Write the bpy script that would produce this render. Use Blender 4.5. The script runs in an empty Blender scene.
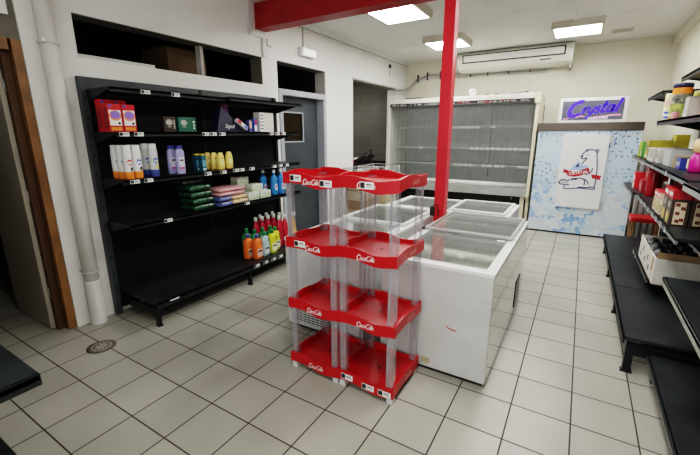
import bpy, bmesh, math, random
from mathutils import Vector, Matrix
random.seed(7)
COL = bpy.context.scene.collection
PI = math.pi
T = 0.33
XL, XR, YB, YF, ZC = -3.82, 0.98, 5.95, -4.3, 3.245

# ------------------------------------------------------------------ materials
MATS = {}
def mat(name, color, rough=0.5, metal=0.0, noise=0.0, nscale=8.0, emit=None, estr=0.0, spec=None, coat=0.0, bump=0.0):
    if name in MATS: return MATS[name]
    m = bpy.data.materials.new(name); m.use_nodes = True
    nt = m.node_tree; b = nt.nodes['Principled BSDF']
    c = (*color, 1.0)
    b.inputs['Base Color'].default_value = c
    b.inputs['Roughness'].default_value = rough
    b.inputs['Metallic'].default_value = metal
    if spec is not None: b.inputs['Specular IOR Level'].default_value = spec
    if coat: b.inputs['Coat Weight'].default_value = coat
    if emit:
        b.inputs['Emission Color'].default_value = (*emit, 1); b.inputs['Emission Strength'].default_value = estr
    if noise or bump:
        tc = nt.nodes.new('ShaderNodeTexCoord'); n = nt.nodes.new('ShaderNodeTexNoise')
        n.inputs['Scale'].default_value = nscale; n.inputs['Detail'].default_value = 5
        nt.links.new(tc.outputs['Object'], n.inputs['Vector'])
        if noise:
            r = nt.nodes.new('ShaderNodeValToRGB')
            r.color_ramp.elements[0].position = 0.3; r.color_ramp.elements[1].position = 0.7
            r.color_ramp.elements[0].color = (*[max(0, v * (1 - noise)) for v in color], 1)
            r.color_ramp.elements[1].color = (*[min(1, v * (1 + noise * .5)) for v in color], 1)
            nt.links.new(n.outputs['Fac'], r.inputs['Fac']); nt.links.new(r.outputs['Color'], b.inputs['Base Color'])
        if bump:
            bp = nt.nodes.new('ShaderNodeBump'); bp.inputs['Strength'].default_value = bump
            nt.links.new(n.outputs['Fac'], bp.inputs['Height']); nt.links.new(bp.outputs['Normal'], b.inputs['Normal'])
    MATS[name] = m
    return m

def math_node(nt, op, a=None, b=None, c=None):
    n = nt.nodes.new('ShaderNodeMath'); n.operation = op
    for i, v in enumerate((a, b, c)):
        if v is None: continue
        if isinstance(v, (int, float)): n.inputs[i].default_value = v
        else: nt.links.new(v, n.inputs[i])
    return n.outputs[0]

def floor_mat():
    m = bpy.data.materials.new('speckled floor tiles'); m.use_nodes = True
    nt = m.node_tree; b = nt.nodes['Principled BSDF']; L = nt.links.new
    g = nt.nodes.new('ShaderNodeNewGeometry'); sep = nt.nodes.new('ShaderNodeSeparateXYZ')
    L(g.outputs['Position'], sep.inputs[0])
    def edge(sock):
        d = math_node(nt, 'DIVIDE', sock, T)
        fr = math_node(nt, 'FRACT', math_node(nt, 'ADD', d, 100.0))
        return math_node(nt, 'MINIMUM', fr, math_node(nt, 'SUBTRACT', 1.0, fr))
    e = math_node(nt, 'MINIMUM', edge(sep.outputs[0]), edge(sep.outputs[1]))
    grout = math_node(nt, 'LESS_THAN', e, 0.0128)
    # per tile tone
    fx = math_node(nt, 'FLOOR', math_node(nt, 'DIVIDE', sep.outputs[0], T)); fy = math_node(nt, 'FLOOR', math_node(nt, 'DIVIDE', sep.outputs[1], T))
    cb = nt.nodes.new('ShaderNodeCombineXYZ'); L(fx, cb.inputs[0]); L(fy, cb.inputs[1])
    wn = nt.nodes.new('ShaderNodeTexWhiteNoise'); wn.noise_dimensions = '3D'; L(cb.outputs[0], wn.inputs['Vector'])
    sp = nt.nodes.new('ShaderNodeTexNoise'); sp.inputs['Scale'].default_value = 260; sp.inputs['Detail'].default_value = 2
    L(g.outputs['Position'], sp.inputs['Vector'])
    big = nt.nodes.new('ShaderNodeTexNoise'); big.inputs['Scale'].default_value = 2.2; big.inputs['Detail'].default_value = 6
    L(g.outputs['Position'], big.inputs['Vector'])
    r = nt.nodes.new('ShaderNodeValToRGB'); r.color_ramp.elements[0].position = .35; r.color_ramp.elements[1].position = .68
    r.color_ramp.elements[0].color = (.275, .266, .223, 1); r.color_ramp.elements[1].color = (.455, .438, .378, 1)
    mixv = math_node(nt, 'ADD', math_node(nt, 'MULTIPLY', sp.outputs['Fac'], .62), math_node(nt, 'MULTIPLY', big.outputs['Fac'], .38))
    L(mixv, r.inputs['Fac'])
    hsv = nt.nodes.new('ShaderNodeHueSaturation'); L(r.outputs['Color'], hsv.inputs['Color'])
    L(math_node(nt, 'ADD', math_node(nt, 'MULTIPLY', wn.outputs['Value'], .16), .92), hsv.inputs['Value'])
    mx = nt.nodes.new('ShaderNodeMix'); mx.data_type = 'RGBA'
    L(grout, mx.inputs['Factor']); L(hsv.outputs['Color'], mx.inputs['A']); mx.inputs['B'].default_value = (.035, .025, .018, 1)
    L(mx.outputs['Result'], b.inputs['Base Color'])
    rr = math_node(nt, 'ADD', math_node(nt, 'MULTIPLY', grout, .4), math_node(nt, 'ADD', .27, math_node(nt, 'MULTIPLY', big.outputs['Fac'], .12)))
    L(rr, b.inputs['Roughness'])
    bp = nt.nodes.new('ShaderNodeBump'); bp.inputs['Strength'].default_value = .25; bp.inputs['Distance'].default_value = .003
    L(math_node(nt, 'SUBTRACT', 1.0, grout), bp.inputs['Height']); L(bp.outputs['Normal'], b.inputs['Normal'])
    return m

def wall_mat(name, color, stain):
    m = bpy.data.materials.new(name); m.use_nodes = True
    nt = m.node_tree; b = nt.nodes['Principled BSDF']; L = nt.links.new
    g = nt.nodes.new('ShaderNodeNewGeometry')
    n = nt.nodes.new('ShaderNodeTexNoise'); n.inputs['Scale'].default_value = 1.6; n.inputs['Detail'].default_value = 9; n.inputs['Roughness'].default_value = .65
    L(g.outputs['Position'], n.inputs['Vector'])
    r = nt.nodes.new('ShaderNodeValToRGB'); r.color_ramp.elements[0].position = .33; r.color_ramp.elements[1].position = .55
    r.color_ramp.elements[0].color = (*stain, 1); r.color_ramp.elements[1].color = (*color, 1)
    L(n.outputs['Fac'], r.inputs['Fac']); L(r.outputs['Color'], b.inputs['Base Color'])
    b.inputs['Roughness'].default_value = .75
    n2 = nt.nodes.new('ShaderNodeTexNoise'); n2.inputs['Scale'].default_value = 28; n2.inputs['Detail'].default_value = 4
    L(g.outputs['Position'], n2.inputs['Vector'])
    bp = nt.nodes.new('ShaderNodeBump'); bp.inputs['Strength'].default_value = .18; bp.inputs['Distance'].default_value = .01
    L(n2.outputs['Fac'], bp.inputs['Height']); L(bp.outputs['Normal'], b.inputs['Normal'])
    return m

def block_mat():
    m = bpy.data.materials.new('grey painted blockwork'); m.use_nodes = True
    nt = m.node_tree; b = nt.nodes['Principled BSDF']; L = nt.links.new
    g = nt.nodes.new('ShaderNodeNewGeometry'); sep = nt.nodes.new('ShaderNodeSeparateXYZ'); L(g.outputs['Position'], sep.inputs[0])
    cb = nt.nodes.new('ShaderNodeCombineXYZ'); L(math_node(nt, 'ADD', sep.outputs[0], sep.outputs[1]), cb.inputs[0]); L(sep.outputs[2], cb.inputs[1])
    br = nt.nodes.new('ShaderNodeTexBrick'); br.inputs['Scale'].default_value = 1
    br.inputs['Brick Width'].default_value = .5; br.inputs['Row Height'].default_value = .2; br.inputs['Mortar Size'].default_value = .006
    br.inputs['Color1'].default_value = (.23, .225, .205, 1); br.inputs['Color2'].default_value = (.20, .195, .18, 1); br.inputs['Mortar'].default_value = (.18, .175, .16, 1)
    L(cb.outputs[0], br.inputs['Vector']); L(br.outputs['Color'], b.inputs['Base Color']); b.inputs['Roughness'].default_value = .8
    return m

def ice_mat():
    m = bpy.data.materials.new('printed ice cube pattern'); m.use_nodes = True
    nt = m.node_tree; b = nt.nodes['Principled BSDF']; L = nt.links.new
    tc = nt.nodes.new('ShaderNodeTexCoord'); sep = nt.nodes.new('ShaderNodeSeparateXYZ'); L(tc.outputs['Object'], sep.inputs[0])
    # large cubes
    v = nt.nodes.new('ShaderNodeTexVoronoi'); v.inputs['Scale'].default_value = 9.0
    nz = nt.nodes.new('ShaderNodeTexNoise'); nz.inputs['Scale'].default_value = 5; nz.inputs['Detail'].default_value = 5
    L(tc.outputs['Object'], nz.inputs['Vector'])
    ad = nt.nodes.new('ShaderNodeVectorMath'); ad.operation = 'MULTIPLY_ADD'
    L(nz.outputs['Color'], ad.inputs[0]); ad.inputs[1].default_value = (.45, .45, .45); L(tc.outputs['Object'], ad.inputs[2])
    L(ad.outputs[0], v.inputs['Vector'])
    hs = nt.nodes.new('ShaderNodeSeparateColor'); L(v.outputs['Color'], hs.inputs[0])
    r = nt.nodes.new('ShaderNodeValToRGB'); el = r.color_ramp.elements
    el[0].position = 0; el[0].color = (.50, .60, .68, 1); el[1].position = 1; el[1].color = (.20, .36, .66, 1)
    e = el.new(.45); e.color = (.70, .76, .79, 1); e = el.new(.72); e.color = (.50, .66, .80, 1); e = el.new(.84); e.color = (.25, .43, .72, 1)
    fac = math_node(nt, 'ADD', math_node(nt, 'MULTIPLY', hs.outputs[0], .75), math_node(nt, 'MULTIPLY', nz.outputs['Fac'], .35))
    L(fac, r.inputs['Fac'])
    # small dark specks in the upper half
    v2 = nt.nodes.new('ShaderNodeTexNoise'); v2.inputs['Scale'].default_value = 26; v2.inputs['Detail'].default_value = 2
    L(tc.outputs['Object'], v2.inputs['Vector'])
    n3 = nt.nodes.new('ShaderNodeTexNoise'); n3.inputs['Scale'].default_value = 3.2; L(tc.outputs['Object'], n3.inputs['Vector'])
    s = math_node(nt, 'ADD', v2.outputs['Fac'], math_node(nt, 'MULTIPLY', n3.outputs['Fac'], .38))
    spk = math_node(nt, 'GREATER_THAN', s, .80)
    up = math_node(nt, 'GREATER_THAN', sep.outputs[2], .82)
    spk = math_node(nt, 'MULTIPLY', spk, up)
    r2 = nt.nodes.new('ShaderNodeMix'); r2.data_type = 'RGBA'
    L(up, r2.inputs['Factor']); L(r.outputs['Color'], r2.inputs['A']); r2.inputs['B'].default_value = (.54, .68, .79, 1)
    gr = nt.nodes.new('ShaderNodeMapRange'); gr.inputs['From Min'].default_value = .7; gr.inputs['From Max'].default_value = 1.0
    L(sep.outputs[2], gr.inputs['Value']); L(gr.outputs['Result'], r2.inputs['Factor'])
    mx = nt.nodes.new('ShaderNodeMix'); mx.data_type = 'RGBA'
    L(spk, mx.inputs['Factor']); L(r2.outputs['Result'], mx.inputs['A']); mx.inputs['B'].default_value = (.08, .17, .42, 1)
    L(mx.outputs['Result'], b.inputs['Base Color']); b.inputs['Roughness'].default_value = .3
    return m

def clear_mat(name, tint=(.9, .92, .93), gloss=.12, diff=.06, dcol=(.75, .77, .8), rough=.06):
    if name in MATS: return MATS[name]
    m = bpy.data.materials.new(name); m.use_nodes = True
    nt = m.node_tree; nt.nodes.clear(); L = nt.links.new
    out = nt.nodes.new('ShaderNodeOutputMaterial')
    t = nt.nodes.new('ShaderNodeBsdfTransparent'); t.inputs['Color'].default_value = (*tint, 1)
    g = nt.nodes.new('ShaderNodeBsdfGlossy'); g.inputs['Roughness'].default_value = rough
    d = nt.nodes.new('ShaderNodeBsdfDiffuse'); d.inputs['Color'].default_value = (*dcol, 1)
    lw = nt.nodes.new('ShaderNodeLayerWeight'); lw.inputs['Blend'].default_value = .25
    f = math_node(nt, 'ADD', math_node(nt, 'MULTIPLY', lw.outputs['Facing'], gloss * 4), gloss * .5)
    f = math_node(nt, 'MINIMUM', f, .8)
    m1 = nt.nodes.new('ShaderNodeMixShader'); L(f, m1.inputs[0]); L(t.outputs[0], m1.inputs[1]); L(g.outputs[0], m1.inputs[2])
    m2 = nt.nodes.new('ShaderNodeMixShader'); m2.inputs[0].default_value = diff; L(m1.outputs[0], m2.inputs[1]); L(d.outputs[0], m2.inputs[2])
    L(m2.outputs[0], out.inputs['Surface'])
    MATS[name] = m
    return m

M_FLOOR = floor_mat()
M_WALL = wall_mat('white painted wall', (.81, .80, .775), (.76, .745, .715))
M_WALLB = wall_mat('cream back wall', (.74, .71, .60), (.68, .65, .53))
M_CEIL = wall_mat('off white ceiling', (.77, .765, .74), (.70, .69, .66))
M_BLOCK = block_mat()
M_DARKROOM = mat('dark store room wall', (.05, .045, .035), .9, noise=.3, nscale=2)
M_REVEAL = mat('grey concrete reveal', (.42, .40, .36), .8, noise=.15)
M_BLACK = mat('black metal', (.011, .013, .014), .42, noise=.35, nscale=3, spec=.35)
M_BLACK2 = mat('black shelf metal worn', (.021, .024, .026), .42, noise=.5, nscale=5, spec=.3)
M_CHAR = mat('charcoal back panel', (.0075, .009, .0095), .6, noise=.4, nscale=2, spec=.25)
M_HEADER = mat('slate header panel', (.040, .050, .055), .45, noise=.3, nscale=6)
M_RED = mat('red gloss plastic', (.45, .006, .011), .36, noise=.1, nscale=4)
M_BEAM = mat('dark red beam paint', (.33, .009, .013), .45, noise=.2, nscale=4)
M_POLE = mat('bright red column paint', (.56, .012, .024), .38, noise=.1, nscale=5)
M_WHITE = mat('white plastic', (.78, .78, .76), .4)
M_LABEL = mat('white label paper', (.82, .82, .80), .6)
M_INK = mat('black ink', (.01, .01, .01), .6)
M_FRZ = mat('freezer white enamel', (.55, .55, .535), .35, noise=.10, nscale=5)
M_FRZSIDE = mat('freezer polished side', (.60, .595, .57), .07, metal=.95, noise=.12, nscale=4)
M_RIM = mat('white freezer rim', (.76, .76, .74), .35)
M_LINER = mat('freezer liner', (.72, .73, .71), .4, noise=.12, nscale=6)
M_ALU = mat('aluminium', (.58, .58, .57), .32, metal=.8)
M_DALU = mat('grey metal lid frame', (.42, .42, .41), .35, metal=.5)
M_STEEL = mat('brushed brown steel', (.10, .085, .072), .30, metal=.85, noise=.25, nscale=3)
M_GLASS = clear_mat('freezer lid glass', (.92, .94, .925), .12, .05, (.65, .68, .66), .03)
M_ACRYL = clear_mat('clear acrylic', (.91, .91, .93), .10, .13, (.70, .69, .72), .12)
M_SHELFGLASS = clear_mat('green edge glass', (.75, .83, .80), .14, .12, (.45, .55, .52), .05)
M_CURTAIN = clear_mat('strip curtain plastic', (.82, .83, .82), .05, .20, (.42, .43, .42), .3)
M_CREAM = mat('aged cream enamel', (.74, .69, .50), .4, noise=.12, nscale=4)
M_CREAMW = mat('aged white enamel', (.74, .73, .66), .4, noise=.12, nscale=4)
M_GREYMETAL = mat('grey cabinet metal', (.36, .37, .36), .45, noise=.12, nscale=5)
M_GRILLE = mat('honeycomb dark grille', (.12, .11, .11), .6, noise=.6, nscale=40)
M_WOOD = mat('orange pine frame', (.26, .125, .045), .45, noise=.4, nscale=5)
M_DOORB = mat('beige grey door leaf', (.42, .38, .31), .38, noise=.12, nscale=2)
M_DOORG = mat('slate door leaf', (.055, .065, .075), .4, noise=.15, nscale=3)
M_DFRAME = mat('light grey door frame', (.36, .38, .42), .45)
M_DPANE = mat('dark brown glass pane', (.022, .014, .006), .12)
M_PIPE = mat('white drain pipe', (.72, .71, .68), .4, noise=.08, nscale=3)
M_LAMP = mat('lit diffuser', (1, 1, 1), .5, emit=(1, .99, .965), estr=23)
M_LAMPBODY = mat('lamp housing', (.62, .58, .50), .5)
M_CARD = mat('brown cardboard', (.33, .22, .12), .8, noise=.2, nscale=6)
M_CARDL = mat('pale cardboard', (.55, .45, .30), .8, noise=.2, nscale=6)
M_WCARD = mat('white printed cardboard', (.66, .64, .58), .7, noise=.12, nscale=12)
M_WIRE = mat('grey steel wire', (.45, .45, .43), .35, metal=.7)
M_TRIM = mat('white cable trunking', (.68, .66, .64), .5)
M_COKE = mat('white logo ink', (.85, .83, .82), .5)
M_GREYP = mat('light grey plastic', (.58, .58, .57), .4)
M_SIGNBG = mat('grey blue sign face', (.11, .115, .16), .35, noise=.6, nscale=3)
M_VIOLET = mat('violet lettering', (.045, .008, .50), .35, emit=(.05, .008, .6), estr=.18)
M_PINK = mat('pink swoosh', (.75, .30, .48), .4, emit=(.8, .3, .5), estr=.3)
M_SIGNWHITE = mat('white sign frame', (.85, .84, .82), .4)
M_NAVY = mat('navy ink', (.02, .025, .12), .5)
M_CRIM = mat('crimson ribbon', (.45, .01, .03), .5)
M_LBLUE = mat('pale blue ink', (.35, .50, .75), .5)

# ------------------------------------------------------------------ mesh builder
class MB:
    def __init__(s): s.bm = bmesh.new(); s.mats = []
    def mi(s, m):
        if m not in s.mats: s.mats.append(m)
        return s.mats.index(m)
    def _add(s, verts, faces, m, smooth=False):
        i = s.mi(m); vs = [s.bm.verts.new(v) for v in verts]; out = []
        for f in faces:
            try: fc = s.bm.faces.new([vs[k] for k in f])
            except ValueError: continue
            fc.material_index = i; fc.smooth = smooth; out.append(fc)
        return vs, out
    def box(s, x0, x1, y0, y1, z0, z1, m, bev=0.0, skip=()):
        x0, x1 = min(x0, x1), max(x0, x1); y0, y1 = min(y0, y1), max(y0, y1); z0, z1 = min(z0, z1), max(z0, z1)
        v = [(x0,y0,z0),(x1,y0,z0),(x1,y1,z0),(x0,y1,z0),(x0,y0,z1),(x1,y0,z1),(x1,y1,z1),(x0,y1,z1)]
        F = {'b':(0,3,2,1),'t':(4,5,6,7),'f':(0,1,5,4),'r':(1,2,6,5),'k':(2,3,7,6),'l':(3,0,4,7)}
        vs, fs = s._add(v, [F[k] for k in F if k not in skip], m)
        if bev > 0:
            es = {e for f in fs for e in f.edges}
            r = bmesh.ops.bevel(s.bm, geom=list(es), offset=bev, segments=2, profile=.7, affect='EDGES', clamp_overlap=True)
            for f in r['faces']: f.material_index = s.mi(m)
        return vs
    def hexa(s, v8, m): # eight corners, bottom ring then top ring
        s._add(v8, [(0,3,2,1),(4,5,6,7),(0,1,5,4),(1,2,6,5),(2,3,7,6),(3,0,4,7)], m)
    def lathe(s, prof, m, cx=0, cy=0, sx=1, sy=1, seg=20, mats=None, smooth=True):
        rings = []
        for r, z in prof:
            rings.append([s.bm.verts.new((cx + r*sx*math.cos(2*PI*k/seg), cy + r*sy*math.sin(2*PI*k/seg), z)) for k in range(seg)])
        for j in range(len(rings)-1):
            mm = s.mi(mats[j] if mats else m)
            for k in range(seg):
                f = s.bm.faces.new((rings[j][k], rings[j][(k+1)%seg], rings[j+1][(k+1)%seg], rings[j+1][k])); f.material_index = mm; f.smooth = smooth
        for ring, rev, mm in ((rings[0], True, mats[0] if mats else m), (rings[-1], False, mats[-1] if mats else m)):
            f = s.bm.faces.new(ring[::-1] if rev else ring); f.material_index = s.mi(mm)
    def rbox(s, prof, m, rad=.3, seg=6, mats=None, cx=0, cy=0):
        # rounded-rectangle sections: prof = (half_x, half_y, z)
        rings = []
        for hx, hy, z in prof:
            r = min(hx, hy) * rad; pts = []
            for (qx, qy, a0) in ((1,1,0),(-1,1,90),(-1,-1,180),(1,-1,270)):
                for k in range(seg+1):
                    a = math.radians(a0 + 90*k/seg); pts.append((cx + qx*(hx-r) + r*math.cos(a), cy + qy*(hy-r) + r*math.sin(a), z))
            rings.append([s.bm.verts.new(p) for p in pts])
        n = len(rings[0])
        for j in range(len(rings)-1):
            mm = s.mi(mats[j] if mats else m)
            for k in range(n):
                f = s.bm.faces.new((rings[j][k], rings[j][(k+1)%n], rings[j+1][(k+1)%n], rings[j+1][k])); f.material_index = mm; f.smooth = True
        f = s.bm.faces.new(rings[0][::-1]); f.material_index = s.mi(mats[0] if mats else m)
        f = s.bm.faces.new(rings[-1]); f.material_index = s.mi(mats[-1] if mats else m)
    def tube(s, pts, r, m, seg=8, closed=False):
        pts = [Vector(p) for p in pts]; rings = []; n = len(pts)
        for i, p in enumerate(pts):
            if closed: d = pts[(i+1)%n] - pts[i-1]
            else: d = pts[min(i+1, n-1)] - pts[max(i-1, 0)]
            d.normalize(); a = d.cross(Vector((0,0,1)))
            if a.length < 1e-3: a = d.cross(Vector((1,0,0)))
            a.normalize(); b = d.cross(a)
            rings.append([s.bm.verts.new(p + a*r*math.cos(2*PI*k/seg) + b*r*math.sin(2*PI*k/seg)) for k in range(seg)])
        mm = s.mi(m)
        for j in range(n if closed else n-1):
            A, B = rings[j], rings[(j+1)%n]
            for k in range(seg):
                f = s.bm.faces.new((A[k], A[(k+1)%seg], B[(k+1)%seg], B[k])); f.material_index = mm; f.smooth = True
        if not closed:
            for ring in (rings[0], rings[-1]):
                try: f = s.bm.faces.new(ring); f.material_index = mm
                except ValueError: pass
    def ribbon(s, pts, w, m, M):   # flat stroke; pts 2D, M maps (u,v)->3D
        n = len(pts); P2 = [Vector((p[0], p[1])) for p in pts]; L, R = [], []
        for i, p in enumerate(P2):
            d = P2[min(i+1, n-1)] - P2[max(i-1, 0)]
            if d.length < 1e-9: d = Vector((1, 0))
            d.normalize(); nn = Vector((-d.y, d.x))
            ww = w(i/(max(1, n-1))) if callable(w) else w
            L.append(s.bm.verts.new(M(p.x + nn.x*ww/2, p.y + nn.y*ww/2))); R.append(s.bm.verts.new(M(p.x - nn.x*ww/2, p.y - nn.y*ww/2)))
        mm = s.mi(m)
        for i in range(n-1):
            f = s.bm.faces.new((L[i], R[i], R[i+1], L[i+1])); f.material_index = mm
    def poly(s, pts, m, M):
        f = s.bm.faces.new([s.bm.verts.new(M(*p)) for p in pts]); f.material_index = s.mi(m)
    def mesh(s, name, fix=True):
        if fix: bmesh.ops.recalc_face_normals(s.bm, faces=s.bm.faces)
        me = bpy.data.meshes.new(name); s.bm.to_mesh(me); s.bm.free()
        for m in s.mats: me.materials.append(m)
        return me
    def build(s, name, parent=None, label=None, loc=None):
        o = bpy.data.objects.new(name, s.mesh(name)); COL.objects.link(o)
        if parent is not None: o.parent = parent
        if loc: o.location = loc
        if label: o['label'] = label
        return o

def offset_mesh(o, d):
    for v in o.data.vertices: v.co += Vector(d)

def tag(o, label, cat, group=None, kind=None):
    o['label'] = label; o['category'] = cat
    if group: o['group'] = group
    if kind: o['kind'] = kind
    return o
def thing(name, label, cat, loc=(0,0,0), rz=0, group=None, kind=None):
    o = bpy.data.objects.new(name, None); COL.objects.link(o); o.location = loc; o.rotation_euler = (0, 0, rz)
    o.empty_display_size = .1
    return tag(o, label, cat, group, kind)
def part(mb, name, root, label=None):     # mesh given in world coordinates, root unrotated at top level
    o = mb.build(name, root, label)
    r = root; off = Vector((0,0,0))
    while r is not None: off += r.location; r = r.parent
    offset_mesh(o, -off)
    return o
def struct(mb, name, label=None, parent=None):
    o = mb.build(name, parent); 
    if parent is None: o['kind'] = 'structure'
    if label and parent is None: o['label'] = label
    return o
def dup(root, loc, rz=None, label=None, group=None):
    r = root.copy(); COL.objects.link(r); r.location = loc
    if rz is not None: r.rotation_euler = (0, 0, rz)
    if label: r['label'] = label
    if group: r['group'] = group
    for ch in list(root.children):
        c = ch.copy(); COL.objects.link(c); c.parent = r
        for g in list(ch.children):
            d = g.copy(); COL.objects.link(d); d.parent = c
    return r
def arc(cx, cy, rx, ry, a0, a1, n=12):
    return [(cx + rx*math.cos(math.radians(a0 + (a1-a0)*k/n)), cy + ry*math.sin(math.radians(a0 + (a1-a0)*k/n))) for k in range(n+1)]
def text_mesh(txt, size, m, Mx, shear=0.0, bold=0.0, space=1.0, align='CENTER'):
    cu = bpy.data.curves.new('lettering', 'FONT'); cu.body = txt; cu.size = size; cu.shear = shear; cu.offset = bold; cu.space_character = space
    cu.align_x = align; cu.align_y = 'CENTER'; cu.resolution_u = 3
    o = bpy.data.objects.new('lettering', cu); COL.objects.link(o)
    bpy.context.view_layer.update()
    me = bpy.data.meshes.new_from_object(o.evaluated_get(bpy.context.evaluated_depsgraph_get()))
    bpy.data.objects.remove(o)
    me.transform(Mx); me.materials.clear(); me.materials.append(m)
    return me
def text(name, parent, *a, **k):
    o = bpy.data.objects.new(name, text_mesh(*a, **k)); COL.objects.link(o); o.parent = parent
    return o

# script lettering as brush strokes, unit height about 1, width about 3.2
def coke_strokes():
    S = []
    S.append((arc(.42, .50, .34, .46, 55, 330, 16), .13))
    S.append(([(.60, .90), (.72, .80), (.66, .66)], .10))
    S.append(([(.70, .22), (.40, -.06), (.05, -.10), (-.05, .02)], .07))
    S.append((arc(.86, .30, .14, .24, 0, 360, 12), .10))
    S.append((arc(1.20, .30, .14, .24, 50, 320, 10), .10))
    S.append((arc(1.52, .30, .14, .24, 20, 380, 12), .10)); S.append(([(1.67, .54), (1.64, .2), (1.74, .08)], .09))
    S.append(([(1.76, .36), (1.90, .40)], .11))
    S.append((arc(2.26, .50, .34, .46, 55, 330, 16), .13))
    S.append(([(2.0, .90), (2.5, .98), (2.9, .86)], .07))
    S.append((arc(2.66, .30, .13, .24, 0, 360, 12), .10))
    S.append(([(2.88, .12), (2.98, .92), (3.06, .92), (2.94, .10), (3.04, .06)], .09))
    S.append((arc(3.22, .30, .13, .24, 20, 380, 12), .10)); S.append(([(3.36, .54), (3.33, .2), (3.45, .08)], .09))
    return S
COKE = coke_strokes()
def coke(mb, org, udir, vdir, h, m=None):
    org, udir, vdir = Vector(org), Vector(udir), Vector(vdir)
    def Mf(u, v): return org + udir*((u + .18*v)*h) + vdir*(v*h)
    for pts, w in COKE: mb.ribbon(pts, w*.95, m or M_COKE, Mf)

# ------------------------------------------------------------------ room shell
mb = MB(); mb.box(-6.6, XR+.2, YF-.2, YB+.2, -.12, 0, M_FLOOR); struct(mb, 'floor', 'beige speckled square floor tiles with dark grout')
mb = MB(); mb.box(-6.6, XR+.2, YF-.2, YB+.2, ZC, ZC+.1, M_CEIL); struct(mb, 'ceiling', 'off white ceiling')
mb = MB()   # left wall with door, transom and window holes
X0, X1 = XL-.2, XL
def wl(y0, y1, z0, z1): mb.box(X0, X1, y0, y1, z0, z1, M_WALL)
wl(YF, -2.35, 0, ZC)
wl(-1.29, -.92, 0, ZC)
wl(-.92, 1.235, 0, 2.31); wl(-.92, 1.235, 2.645, ZC)
wl(1.235, 1.525, 0, ZC)
wl(1.525, 2.665, 2.65, ZC)
wl(2.665, 3.53, 0, ZC)
wl(3.53, 5.36, 2.655, ZC)
wl(5.36, YB, 0, ZC)
struct(mb, 'wall_left', 'white painted left wall with openings')
mb = MB(); mb.box(-4.02, XR+.2, YB, YB+.2, 0, ZC, M_WALLB); struct(mb, 'wall_back', 'cream white back wall')
mb = MB(); mb.box(XR, XR+.2, YF, YB, 0, ZC, M_WALLB); struct(mb, 'wall_right', 'cream white right wall')
mb = MB(); mb.box(-4.02, XR+.2, YF-.2, YF, 0, ZC, M_WALL); struct(mb, 'wall_front')
# rooms behind the left wall
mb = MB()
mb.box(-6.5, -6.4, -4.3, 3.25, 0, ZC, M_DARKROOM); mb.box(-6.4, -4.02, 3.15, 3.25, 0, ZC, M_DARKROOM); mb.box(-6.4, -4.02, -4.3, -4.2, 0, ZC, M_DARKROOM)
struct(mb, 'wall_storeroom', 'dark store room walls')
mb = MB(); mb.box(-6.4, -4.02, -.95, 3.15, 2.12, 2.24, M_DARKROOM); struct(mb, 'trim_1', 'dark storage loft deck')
mb = MB()
mb.box(-5.7, -5.6, 3.25, 6.05, 0, ZC, M_BLOCK); mb.box(-5.6, -4.02, 5.55, 5.65, 0, ZC, M_BLOCK)
struct(mb, 'wall_niche', 'grey block wall of the back passage')
# wall coving strips
mb = MB(); mb.box(XL, XL+.02, 1.36, YB, ZC-.07, ZC, M_CEIL); mb.box(XL, XL+.024, 1.36, YB, ZC-.076, ZC-.07, M_REVEAL); struct(mb, 'trim_2', 'ceiling trim along left wall')
mb = MB(); mb.box(XR-.06, XR, 1.0, YB, ZC-.13, ZC, M_WALLB); struct(mb, 'trim_3', 'boxed trim along the right wall')
mb = MB(); mb.box(XR-.07, XR, YB-.05, YB, 0, ZC-.13, M_WALLB); struct(mb, 'trim_4', 'corner trim')
mb = MB(); mb.box(-4.0, XL+.015, 3.49, 5.36, 2.63, 2.655, M_REVEAL); struct(mb, 'trim_5', 'rough lintel edge above the back passage')
# window strip above the shelving
mb = MB(); mb.box(-4.0, XL-.10, .375, .415, 2.312, 2.638, M_REVEAL); mb.box(-4.02, XL-.004, 1.228, 1.2345, 2.312, 2.638, mat('painted reveal shade', (.13, .12, .10), .8)); mb.box(-4.02, XL-.004, -.918, 1.2345, 2.638, 2.6449, mat('painted reveal shade', (.13, .12, .10), .8)); struct(mb, 'window_1', 'high internal window strip without glass')  # thin dark slabs paint the shade on the top and right reveals
mb = MB(); mb.box(-4.02, XL-.006, 2.655, 2.664, 2.30, 2.643, M_REVEAL); mb.box(-4.02, XL-.006, 1.527, 2.664, 2.643, 2.6495, mat('painted reveal shade', (.13, .12, .10), .8)); struct(mb, 'window_2', 'dark transom opening above the grey door')  # dark slab paints the shade under the transom head

# stored things behind the window strip
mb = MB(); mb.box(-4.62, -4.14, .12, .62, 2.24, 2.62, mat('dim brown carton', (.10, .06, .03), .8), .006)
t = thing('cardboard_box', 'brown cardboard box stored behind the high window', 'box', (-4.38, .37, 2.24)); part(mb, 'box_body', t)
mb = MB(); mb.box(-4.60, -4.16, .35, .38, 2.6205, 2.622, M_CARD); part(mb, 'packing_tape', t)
mb = MB(); mb.box(-4.0, -3.86, -.90, -.22, 2.31, 2.345, M_GREYP, .006); 
o = mb.build('flat_panel'); tag(o, 'flat pale panel lying on the sill at the left end of the high window', 'panel')

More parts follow.
